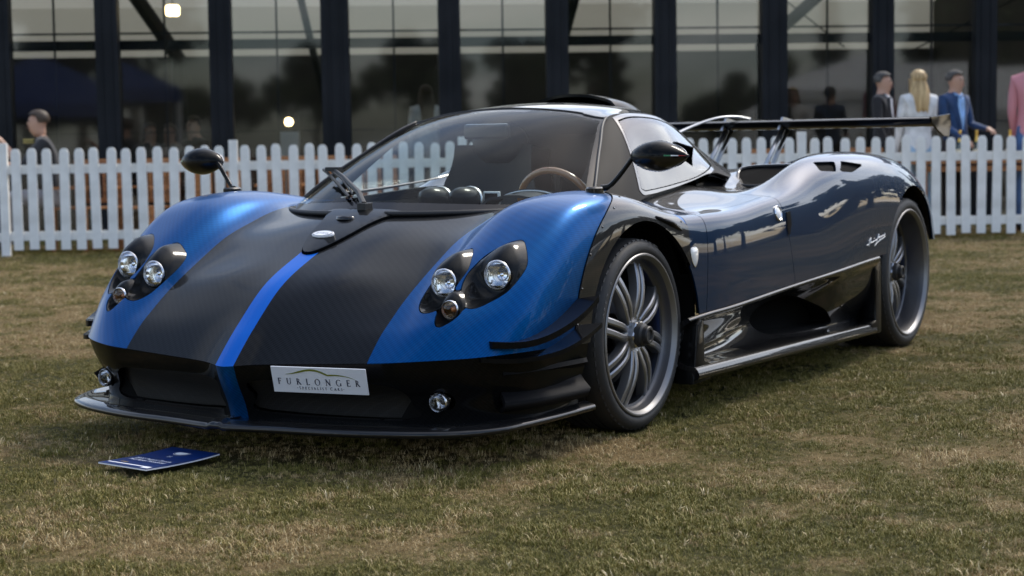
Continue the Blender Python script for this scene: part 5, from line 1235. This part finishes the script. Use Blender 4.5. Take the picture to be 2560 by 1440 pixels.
# page frame: X to the right of the page, Y up the page
pc = Vector((1.261, -.139, .024)); pX = -ey if (-ey).y > 0 else ey; pY = ex
BKM = Matrix(((pX.x, pY.x, 0, pc.x), (pX.y, pY.y, 0, pc.y), (0, 0, 1, pc.z), (0, 0, 0, 1)))
BK.location = (0, 0, 0)
bw, bh = .112, .148
def sheet(z0, z1, grow=0):
    v = []; n = 8
    for z in (z0, z1):
        for i in range(n + 1):
            y = -bh - grow + 2 * (bh + grow) * i / n
            for x in (-bw - grow, bw + grow): v.append(BKM @ Vector((x, y, z + .006 * (y / bh) ** 2 * (1 if y > 0 else .5))))
    f = []; o_ = 2 * (n + 1)
    for i in range(n): f += [(2 * i, 2 * i + 1, 2 * i + 3, 2 * i + 2), (o_ + 2 * i, o_ + 2 * i + 2, o_ + 2 * i + 3, o_ + 2 * i + 1), (2 * i, 2 * i + 2, o_ + 2 * i + 2, o_ + 2 * i), (2 * i + 1, o_ + 2 * i + 1, o_ + 2 * i + 3, 2 * i + 3)]
    f += [(0, o_, o_ + 1, 1), (2 * n, 2 * n + 1, o_ + 2 * n + 1, o_ + 2 * n)]
    return MB().add(v, f)
sheet(-.004, .0).build('pages', 'paper_white', BK); cvr = sheet(.0002, .0014, -.0006).build('cover', 'programme_blue', BK)
def bt(z, y): return BKM @ Matrix.Translation((0, y, .0016 + .006 * (y / bh) ** 2 * (1 if y > 0 else .5) + .0004))
textmesh('2022 Pagani Zonda', .0215, bt(0, -.030) @ Matrix.Translation((0, 0, .0002)), 'cover_title', 'paper_white', cvr, .0001, 1.0)
textmesh('760 Apex Roadster', .0215, bt(0, -.055) @ Matrix.Translation((0, 0, .0004)), 'cover_title', 'paper_white', cvr, .0001, 1.0)
textmesh('21', .020, bt(0, .035), 'cover_number', 'paper_white', cvr, .0001)
m = MB(); m.lathe([(0, 0), (.030, 0), (.030, -.0004)], 28, bt(0, .095)); m.build('cover_roundel', 'paper_white', cvr)
m = MB(); m.lathe([(.024, .0003), (.026, .0004), (.028, .0003)], 28, bt(0, .095)); m.build('roundel_ring', 'programme_blue', cvr)
for y, h_, mt, x0, x1 in ((-.118, .008, 'paper_white', -.100, .100), (-.094, .004, 'print_gold', -.070, -.035)):
    v = [bt(0, y) @ Vector((a, b, 0)) for a, b in ((x0, -h_ / 2), (x1, -h_ / 2), (x1, h_ / 2), (x0, h_ / 2))]; m = MB(); m.add(v, [(0, 1, 2, 3)]); m.build('cover_band', mt, cvr)
m = MB(); m.add([bt(0, -.130) @ Vector((a, b, 0)) for a, b in ((.07, -.006), (.104, -.006), (.104, .006), (.07, .006))], [(0, 1, 2, 3)]); m.build('cover_band', 'paper_white', cvr)
# ================================================================== trees and tents across the showground (seen in the reflections)
pmat('bark', (.06, .045, .03), rough=.9)
def leafmat(name, c1, c2):
    m = pmat(name, c1, rough=.7, spec=.2); N, L, b = nodes(m); g_ = N.new('ShaderNodeNewGeometry'); r = N.new('ShaderNodeValToRGB'); r.color_ramp.elements[0].color = (*c1, 1); r.color_ramp.elements[1].color = (*c2, 1)
    L.new(g_.outputs['Random Per Island'], r.inputs[0]); L.new(r.outputs[0], b.inputs['Base Color'])
leafmat('leaf_dark', (.020, .032, .012), (.050, .072, .024)); leafmat('leaf_mid', (.022, .036, .010), (.055, .075, .02))
def tree_meshes(h, rad, conif, seed, mat):
    r_ = np.random.default_rng(seed); v = []; f = []
    n = 2600
    for k in range(n):
        if conif:
            u = r_.random() ** .7; z = h * (.12 + .88 * u); rr = rad * (1 - u) ** .8 * (0.45 + .55 * r_.random()) * (.8 + .3 * math.sin(u * 40)); a = r_.uniform(0, 6.28)
            c = np.array([rr * math.cos(a), rr * math.sin(a), z])
        else:
            cl = int(r_.integers(0, 11)); q = np.random.default_rng(seed * 100 + cl); ce = np.array([q.normal(0, .42) * rad, q.normal(0, .42) * rad, h * q.uniform(.42, .86)]); cr_ = rad * q.uniform(.28, .5)
            d = r_.normal(0, 1, 3); d /= np.linalg.norm(d); c = ce + d * cr_ * r_.random() ** .4 * [1, 1, .8]
        sz = r_.uniform(.16, .42); a = r_.normal(0, 1, 3); a /= np.linalg.norm(a); b = np.cross(a, r_.normal(0, 1, 3)); b /= np.linalg.norm(b) + 1e-9
        o_ = len(v); v += [c - a * sz, c + b * sz * .6, c + a * sz, c - b * sz * .6]; f.append((o_, o_ + 1, o_ + 2, o_ + 3))
    cm = bpy.data.meshes.new('crown'); cm.from_pydata([tuple(p) for p in v], [], f); cm.materials.append(MATS[mat])
    m = MB(); m.tube([(0, 0, -.1), (.05, 0, h * .3), (0, .08, h * .62)], [h * .035, h * .025, h * .010], 7)
    for k in range(5): a = k * 1.3; m.tube([(0, 0, h * (.25 + .07 * k)), (rad * .45 * math.cos(a), rad * .45 * math.sin(a), h * (.42 + .08 * k))], [h * .012, h * .004], 5)
    o = m.build('trunk', 'bark'); tm = o.data; bpy.data.objects.remove(o); return cm, tm
TM = [tree_meshes(9, 3.6, False, 3, 'leaf_dark'), tree_meshes(11, 2.2, True, 5, 'leaf_dark'), tree_meshes(7.5, 3.4, False, 8, 'leaf_mid')]
tr = random.Random(4)
k = 0
for a_deg in np.arange(-30, 200, 2.6):
    a = R(a_deg + tr.uniform(-1.5, 1.5)); dist = tr.uniform(74, 112) if a_deg < 62 else tr.uniform(42, 58); kind = tr.choice([0, 0, 1, 2, 0, 1])
    o = empty('park_tree', (dist * math.cos(a), dist * math.sin(a), 0), tr.uniform(0, 6)); sc_t = tr.uniform(.65, 1.35); o.scale = (sc_t, sc_t, sc_t * tr.uniform(.85, 1.15))
    for nm, me in (('crown', TM[kind][0]), ('trunk', TM[kind][1])):
        c = bpy.data.objects.new(nm, me); COL.objects.link(c); c.parent = o
    tag(o, ('dark broad tree in the distant belt reflected in the car', 'dark pointed conifer in the distant belt reflected in the car', 'lighter bushy tree in the distant belt reflected in the car')[kind], 'tree', ('broad trees across the showground', 'conifers across the showground', 'bushy trees across the showground')[kind]); k += 1
pmat('canvas_white', (.78, .78, .76), rough=.7)
pmat('canvas_blue', (.012, .03, .12), rough=.7)
def tent(name, x, y, rz, w_, d_, label, cm='canvas_white'):
    o = empty(name, (x, y, 0), rz)
    rv = []; nx = 6
    m = MB(); e = 2.5; 
    m.add([(-w_ / 2, -d_ / 2, e), (w_ / 2, -d_ / 2, e), (w_ / 2, d_ / 2, e), (-w_ / 2, d_ / 2, e), (-w_ * .12, 0, e + 1.5), (w_ * .12, 0, e + 1.5)], [(0, 1, 5, 4), (1, 2, 5), (2, 3, 4, 5), (3, 0, 4)]); m.build('roof', cm, o)
    m = MB()
    for x0, y0, x1, y1 in ((-1, -1, 1, -1), (1, -1, 1, 1), (1, 1, -1, 1), (-1, 1, -1, -1)):
        m.add([(x0 * w_ / 2, y0 * d_ / 2, e), (x1 * w_ / 2, y1 * d_ / 2, e), (x1 * w_ / 2, y1 * d_ / 2, e - .35), (x0 * w_ / 2, y0 * d_ / 2, e - .35)], [(0, 1, 2, 3)])
    m.build('valance', cm, o)
    for x0, y0 in ((-1, -1), (1, -1), (1, 1), (-1, 1)): m = MB(); m.box((x0 * (w_ / 2 - .05), y0 * (d_ / 2 - .05), e / 2), (.08, .08, e)); m.build('pole', 'lamp_body', o)
    m = MB(); m.box((0, d_ / 2 - .1, e / 2), (w_ - .2, .02, e)); m.build('back_sheet', 'canvas_white', o)
    tag(o, label, 'tent', 'white tents across the showground')
tent('show_tent', -14, 34, R(200), 12, 6, 'wide white show tent on the far side reflected in the car door')
tent('show_tent', -34, 30, R(215), 7, 5, 'small white show tent furthest back reflected in the rear wing')
tent('show_tent', 9, 29, R(140), 11, 6, 'white show tent facing the pavilion reflected in its glass')
tent('show_tent', 17.5, .6, R(20), 9, 5, 'blue-roofed show tent behind the camera reflected in the left glass', 'canvas_blue')
# ================================================================== visitors behind the fence
pmat('skin', (.46, .27, .19), rough=.55); pmat('eye_dark', (.02, .015, .012), rough=.3); pmat('lips', (.33, .14, .11), rough=.5)
def cloth(name, c): 
    if name not in MATS: pmat(name, c, rough=.85, sheen=.2); noise_col(MATS[name], tuple(x * .75 for x in c), tuple(min(1, x * 1.15) for x in c), 9, bump=.3, bscale=14, bdist=.02)
    return name
def person(loc, rz, label, top, legs, hair, hairlen=0, pose='stand', scale=1.0, shirt=None, jacket=False, arms=((.0, .0), (.0, .0)), head_yaw=0.0, lean=0.0, hold=None, skinhands=True, sleeves='long', turn=0.0):
    """faces local +y; arms: (raise, bend) for the two sides in radians"""
    root = empty('person', loc, rz); root.scale = (scale,) * 3
    V = []; E = []; Rr = []; lab = []
    def add(p, r, par=None, l='top'):
        V.append(Vector(p)); Rr.append(r if isinstance(r, tuple) else (r, r)); lab.append(l)
        if par is not None: E.append((par, len(V) - 1))
        return len(V) - 1
    hz = .95 if pose == 'stand' else .50
    pel = add((0, 0, hz), (.155, .115), None, 'legs')
    dy = lean
    sp1 = add((0, .02 + dy * .25, hz + .17), (.145, .105), pel); sp2 = add((0, .0 + dy * .6, hz + .34), (.165, .115), sp1); ch = add((0, -.01 + dy, hz + .46), (.15, .105), sp2)
    nk = add((0, .0 + dy * 1.1, hz + .545), (.062, .062), ch, 'skin'); jw = add((0, .025 + dy * 1.2, hz + .605), (.064, .075), nk, 'skin'); hd_ = add((0, .012 + dy * 1.25, hz + .68), (.076, .095), jw, 'skin'); tp = add((0, .0 + dy * 1.25, hz + .745), (.060, .075), hd_, 'skin')
    for k, sx in ((0, -1), (1, 1)):
        ra, be = arms[k]
        sh = add((sx * .165, -.01 + dy, hz + .475), (.062, .062), ch)
        ed = Vector((sx * .10, math.sin(ra) * 1.0, -math.cos(ra))).normalized(); el = V[sh] + ed * .285; e_ = add(el, (.046, .046), sh)
        a2 = ra + be; fd = Vector((-sx * .22 * math.sin(be), math.sin(a2), -math.cos(a2))).normalized(); wr = el + fd * .25
        mid = add(el + fd * .10, (.042, .042), e_, 'top' if sleeves == 'long' else 'skin'); w_ = add(wr, (.028, .032), mid, 'top' if sleeves == 'long' else 'skin')
        pm = add(wr + fd * .075, (.034, .020), w_, 'skin')
        sd_ = fd.cross(Vector((0, 0, 1))); sd_ = sd_.normalized() if sd_.length > .1 else Vector((1, 0, 0)); cu = fd.cross(sd_).normalized()
        for q, (off, ln) in enumerate(((-.024, .070), (-.008, .082), (.008, .078), (.023, .062))):
            b1 = add(wr + fd * .105 + sd_ * off, (.0085, .0085), pm, 'skin'); b2 = add(wr + fd * (.105 + ln * .5) + sd_ * off + cu * .012, (.008, .008), b1, 'skin'); add(wr + fd * (.105 + ln * .8) + sd_ * off + cu * .04, (.007, .007), b2, 'skin')
        t1 = add(wr + fd * .05 - sd_ * .036 + cu * .006, (.010, .010), pm, 'skin'); add(wr + fd * .095 - sd_ * .050 + cu * .022, (.008, .008), t1, 'skin')
        hp = add((sx * .09, 0, hz - .04), (.095, .10), pel, 'legs')
        if pose == 'stand':
            kn = add((sx * .10, .015, .50), (.066, .070), hp, 'legs'); an = add((sx * .105, -.01, .09), (.045, .050), kn, 'legs'); add((sx * .115, .14, .035), (.038, .030), an, 'shoe')
        else:
            kn = add((sx * .12, .43, .50), (.072, .072), hp, 'legs'); an = add((sx * .12, .40, .09), (.045, .050), kn, 'legs'); add((sx * .125, .55, .035), (.038, .030), an, 'shoe')
    me = bpy.data.meshes.new('sk'); me.from_pydata([tuple(p) for p in V], E, []); so = bpy.data.objects.new('sk', me); COL.objects.link(so)
    md = so.modifiers.new('skin', 'SKIN'); md.use_smooth_shade = True
    for i, sv in enumerate(me.skin_vertices[0].data): sv.radius = Rr[i]; sv.use_root = (i == 0)
    sb = so.modifiers.new('sub', 'SUBSURF'); sb.levels = 2; sb.render_levels = 2
    bm_ = bpy.data.meshes.new_from_object(so.evaluated_get(bpy.context.evaluated_depsgraph_get())); bpy.data.objects.remove(so)
    hc = V[hd_]
    co = np.array([v.co for v in bm_.vertices])
    # face: nose, brow, chin and ears pushed out of the one continuous skin
    def bump(c, r, d):
        w_ = np.exp(-((co - np.array(c)) ** 2).sum(1) / (r * r))[:, None]; return w_ * np.array(d)
    fy = hc.y + .092
    co = co + bump((0, fy, hc.z - .022), .017, (0, .032, -.006)) + bump((0, fy, hc.z + .018), .03, (0, .006, 0)) + bump((.033, fy - .01, hc.z + .002), .016, (0, -.010, 0)) + bump((-.033, fy - .01, hc.z + .002), .016, (0, -.010, 0)) + bump((0, fy - .01, hc.z - .085), .025, (0, .012, 0)) + bump((.078, hc.y - .01, hc.z - .015), .02, (.016, -.006, 0)) + bump((-.078, hc.y - .01, hc.z - .015), .02, (-.016, -.006, 0))
    yaw = Matrix.Rotation(head_yaw, 3, 'Z')
    isH = co[:, 2] > V[nk].z + .01; pv = np.array(V[nk]); rel = co[isH] - pv; co[isH] = rel @ np.array(yaw).T + pv
    bm_.vertices.foreach_set('co', co.ravel())
    segs = [(np.array(V[a]), np.array(V[b]), lab[b] if lab[b] != 'top' or lab[a] != 'legs' else 'top') for a, b in E]
    mats = ['skin', top, legs, 'shoe_dark']; im = {'skin': 0, 'top': 1, 'legs': 2, 'shoe': 3}
    cs = np.array([p.center for p in bm_.polygons]); best = np.full(len(cs), 1e9); bl = np.zeros(len(cs), int)
    for a, b, l in segs:
        e = b - a; t_ = np.clip(((cs - a) @ e) / (e @ e + 1e-9), 0, 1); d = np.linalg.norm(cs - a - t_[:, None] * e, axis=1) - (.03 if l in ('top',) else 0)
        m_ = d < best; best[m_] = d[m_]; bl[m_] = im[l]
    neckz = V[nk].z; bl[(cs[:, 2] > neckz) & (np.abs(cs[:, 0]) < .12) & (bl == 1)] = 0
    bm_.materials.clear()
    if 'shoe_dark' not in MATS: pmat('shoe_dark', (.02, .016, .013), rough=.5)
    bm_.polygons.foreach_set('use_smooth', [True] * len(bm_.polygons)); bm_.update()
    bm_.name = 'body'; link('body', bm_, mats, root); bm_.polygons.foreach_set('material_index', bl); bm_.update()
    HM = Matrix.Translation(V[nk]) @ yaw.to_4x4() @ Matrix.Translation(-V[nk])
    # hair: shell over the crown, longer at the back when needed
    rows = []; nn = 20
    for i in range(9):
        ph = math.pi * .5 * (1 - i / 8 * 1.25); rw = []
        for j in range(nn):
            a = 2 * math.pi * j / nn; fwd = math.sin(a)
            lim = ph if fwd < .2 else max(ph, .28 + .25 * fwd)
            r_ = math.cos(lim); jit = 1 + .05 * math.sin(7 * a + 2 * i) + .03 * math.sin(17 * a)
            rw.append(HM @ Vector((r_ * .083 * jit * math.cos(a), hc.y - .008 + r_ * .103 * jit * fwd, hc.z + .020 + .088 * math.sin(lim))))
        rows.append(rw)
    v = [p for r_ in rows for p in r_]; f = [(i * nn + j, i * nn + (j + 1) % nn, (i + 1) * nn + (j + 1) % nn, (i + 1) * nn + j) for i in range(8) for j in range(nn)] + [tuple(range(nn))]
    MB().add(v, f).build('hair', hair, root, smooth=True)
    if hairlen:
        rows = []
        for i in range(10):
            u = i / 9; w_ = .085 + .035 * math.sin(u * 2.2) - .02 * u; z = hc.z + .03 - hairlen * u; yb = hc.y - .085 - .03 * u - .025 * math.sin(u * 3)
            rows.append([HM @ Vector((w_ * c, yb + .085 * abs(c) ** 2.5 * (1 - .5 * u) + .006 * math.sin(9 * c + 5 * u), z - .02 * abs(c) - .012 * math.sin(11 * c) * u)) for c in np.linspace(-1, 1, 15)])
        v = [p for r_ in rows for p in r_]; n0 = len(v); v += [p + Vector((0, .05, 0)) for p in v]
        f = [(i * 15 + j, i * 15 + j + 1, (i + 1) * 15 + j + 1, (i + 1) * 15 + j) for i in range(9) for j in range(14)]; f += [tuple(n0 + q for q in reversed(p)) for p in f]
        bd = [(j, j + 1) for j in range(14)] + [(9 * 15 + j + 1, 9 * 15 + j) for j in range(14)] + [(i * 15 + 15, i * 15) for i in range(9)] + [(i * 15 + 14, i * 15 + 29) for i in range(9)]
        f += [(b, a, a + n0, b + n0) for a, b in bd]; MB().add(v, f).build('long_hair', hair, root, smooth=True)
    for sx in (-1, 1):
        m = MB(); m.lathe([(0, -.008), (.011, -.004), (.013, .002), (0, .006)], 8, HM @ Matrix.Translation((sx * .031, hc.y + .086, hc.z + .002)) @ Matrix.Rotation(-math.pi / 2, 4, 'X')); m.build('eye', 'eye_dark', root, smooth=True)
    m = MB(); m.box(tuple(HM @ Vector((0, hc.y + .096, hc.z - .058))), (.045, .010, .009), yaw); m.build('mouth', 'lips', root, bevel=.003)
    if jacket:      # open jacket front: shirt V with lapels
        zt = hz + .50; y0 = dy
        def fr(x, z): return Vector((x, y0 * min(1, (z - hz) / .46) + .125 - .10 * (x / .15) ** 2 - .10 * max(0, (z - hz - .34)) ** 1.0, z))
        v = [fr(0, hz + .10), fr(.035, hz + .25), fr(.062, hz + .40), fr(.055, hz + .50), fr(0, hz + .47), fr(-.055, hz + .50), fr(-.062, hz + .40), fr(-.035, hz + .25)]
        m = MB(); m.add(v + [p - Vector((0, .03, 0)) for p in v], [tuple(range(8))] + [tuple(8 + i for i in reversed(range(8)))] + [(i, 8 + i, 8 + (i + 1) % 8, (i + 1) % 8) for i in range(8)]); m.build('shirt_front', shirt, root)
        for sx in (-1, 1):
            v = [fr(0, hz + .10), fr(sx * .035, hz + .25), fr(sx * .062, hz + .40), fr(sx * .055, hz + .51), fr(sx * .10, hz + .42), fr(sx * .095, hz + .34), fr(sx * .04, hz + .14)]; v = [p + Vector((0, .012, 0)) for p in v]
            m = MB(); m.add(v + [p - Vector((0, .025, 0)) for p in v], [tuple(range(7)), tuple(7 + i for i in reversed(range(7)))] + [(i, 7 + i, 7 + (i + 1) % 7, (i + 1) % 7) for i in range(7)]); m.build('lapel', top, root)
        m = MB(); m.tube([(-.052, .05 + dy, hz + .53), (0, .085 + dy, hz + .50), (.052, .05 + dy, hz + .53), (.05, -.03 + dy, hz + .55), (-.05, -.03 + dy, hz + .55), (-.052, .05 + dy, hz + .53)], .014, 6, cap=False); m.build('collar', shirt, root, smooth=True)
    tag(root, label, 'person', 'visitors behind the fence and glass')
    return root
pmat('hair_grey', (.10, .095, .09), rough=.8); noise_col(MATS['hair_grey'], (.022, .020, .018), (.11, .105, .10), 45); pmat('hair_brown', (.045, .028, .016), rough=.6); pmat('hair_dark', (.018, .013, .010), rough=.6); pmat('hair_blonde', (.50, .34, .16), rough=.55)
noise_col(MATS['hair_blonde'], (.30, .19, .08), (.62, .45, .23), 40, mapscale=(1, 1, .06))
cloth('jacket_black', (.012, .012, .015)); cloth('jacket_navy', (.012, .045, .13)); cloth('blouse_white', (.66, .67, .68)); cloth('denim_light', (.26, .40, .56)); cloth('trouser_dark', (.02, .02, .025)); cloth('shirt_white', (.72, .74, .80)); cloth('shirt_blue', (.28, .50, .85)); cloth('polo_black', (.012, .013, .016)); cloth('trouser_grey', (.22, .22, .24)); cloth('shirt_beige', (.32, .29, .24)); cloth('denim_blue', (.06, .13, .30))
# red and white checked cotton
ck = pmat('check_red', (.6, .2, .2), rough=.85); N, L, b = nodes(ck); tcn = N.new('ShaderNodeTexCoord'); wv1 = N.new('ShaderNodeTexWave'); wv1.bands_direction = 'Z'; wv1.inputs['Scale'].default_value = 14; wv2 = N.new('ShaderNodeTexWave'); wv2.bands_direction = 'X'; wv2.inputs['Scale'].default_value = 14
for q in (wv1, wv2): L.new(tcn.outputs['Object'], q.inputs['Vector'])
ad_ = N.new('ShaderNodeMath'); ad_.operation = 'ADD'; L.new(wv1.outputs['Fac'], ad_.inputs[0]); L.new(wv2.outputs['Fac'], ad_.inputs[1])
hf = N.new('ShaderNodeMath'); hf.operation = 'MULTIPLY'; hf.inputs[1].default_value = .5; L.new(ad_.outputs[0], hf.inputs[0]); rp = N.new('ShaderNodeValToRGB'); rp.color_ramp.elements[0].color = (.62, .42, .46, 1); rp.color_ramp.elements[1].color = (.50, .06, .08, 1); L.new(hf.outputs[0], rp.inputs[0]); L.new(rp.outputs[0], b.inputs['Base Color'])
Lft, Rgt, Cam_, Bk = FRZ + math.pi / 2, FRZ - math.pi / 2, FRZ + math.pi, FRZ      # headings: local +y towards image left, right, camera, building
P_ = person
P_(FP(9.06, 1.15), Rgt - .55, 'grey-haired man in black jacket and open white shirt left of the blonde woman', cloth('jacket_black', 0), 'trouser_dark', 'hair_grey', jacket=True, shirt='shirt_white', arms=((.1, .3), (.1, .3)), scale=1.0, head_yaw=.0)
P_(FP(9.34, .78), Bk + .15, 'blonde long-haired woman seen from behind in white blouse and pale jeans', 'blouse_white', 'denim_light', 'hair_blonde', hairlen=.36, arms=((.15, .3), (.35, .6)), scale=1.0)
P_(FP(9.80, 1.0), Cam_ + .5, 'grey-haired man in blue jacket and light blue shirt at the bottle table', 'jacket_navy', 'trouser_dark', 'hair_grey', jacket=True, shirt='shirt_blue', arms=((.25, 1.15), (.15, .9)), head_yaw=.25)
P_(FP(10.56, .72), Bk - .4, 'tall person in red checked shirt and jeans at the right edge', 'check_red', 'denim_blue', 'hair_brown', arms=((.05, .35), (.1, .9)), scale=1.13)
P_(FP(.36, .85), Lft + .15, 'seated dark-haired man in black polo shirt eating at the left end', 'polo_black', 'trouser_grey', 'hair_brown', pose='sit', scale=1.12, arms=((.75, 1.75), (.6, 1.2)), lean=.10, sleeves='short')
P_(FP(4.24, 4.6), Bk + .1, 'brown-haired woman in white shirt seen from behind through the glass above the roof', 'blouse_white', 'trouser_dark', 'hair_brown', hairlen=.42, scale=1.03)
P_(FP(.80, 4.6), Cam_ + .6, 'long-haired dark figure seated behind the second glass bay', 'polo_black', 'trouser_dark', 'hair_dark', hairlen=.22, pose='sit', scale=1.06)
P_(FP(1.02, 4.8), Cam_ - .2, 'figure in a beige top seated in the second glass bay', 'shirt_beige', 'trouser_dark', 'hair_brown', pose='sit', scale=1.05)
P_(FP(1.34, 4.7), Cam_ - .7, 'broad dark figure seated at the right of the second glass bay', 'polo_black', 'trouser_dark', 'hair_dark', pose='sit', scale=1.12)
P_(FP(2.95, 4.7), Rgt + .3, 'figure in a white shirt leaning over behind the third glass bay', 'blouse_white', 'trouser_dark', 'hair_brown', pose='sit', scale=1.03, lean=.12, arms=((.6, .5), (.6, .5)))
# chair for the seated man and his sandwich
c = copy_tree(ch0); c.location = FP(.53, .86); c.rotation_euler = (0, 0, Lft + .15); tag(c, 'orange teak slatted garden chair under the seated man in black', 'chair', 'teak garden chairs')
pmat('sandwich', (.45, .36, .12), rough=.8)
sw = empty('sandwich', FP(.115, .83, 1.12), FRZ); m = MB(); m.box((0, 0, .012), (.11, .08, .018)); m.build('bread_slice', 'sandwich', sw, bevel=.006); m = MB(); m.box((0, 0, -.012), (.11, .08, .018)); m.build('bread_slice', 'sandwich', sw, bevel=.006); m = MB(); m.box((0, 0, 0), (.115, .085, .010)); m.build('filling', 'leaf_mid', sw)
tag(sw, 'small green-filled sandwich held by the seated man', 'food')
for i, s_ in enumerate((.80, 1.03, 1.35, 2.93)):
    c = copy_tree(ch0); c.location = FP(s_, 4.68); c.rotation_euler = (0, 0, Cam_); tag(c, 'teak garden chair inside the pavilion under the ' + ('long-haired dark figure', 'figure in the beige top', 'broad dark figure', 'leaning figure in white')[i], 'chair', 'teak garden chairs')
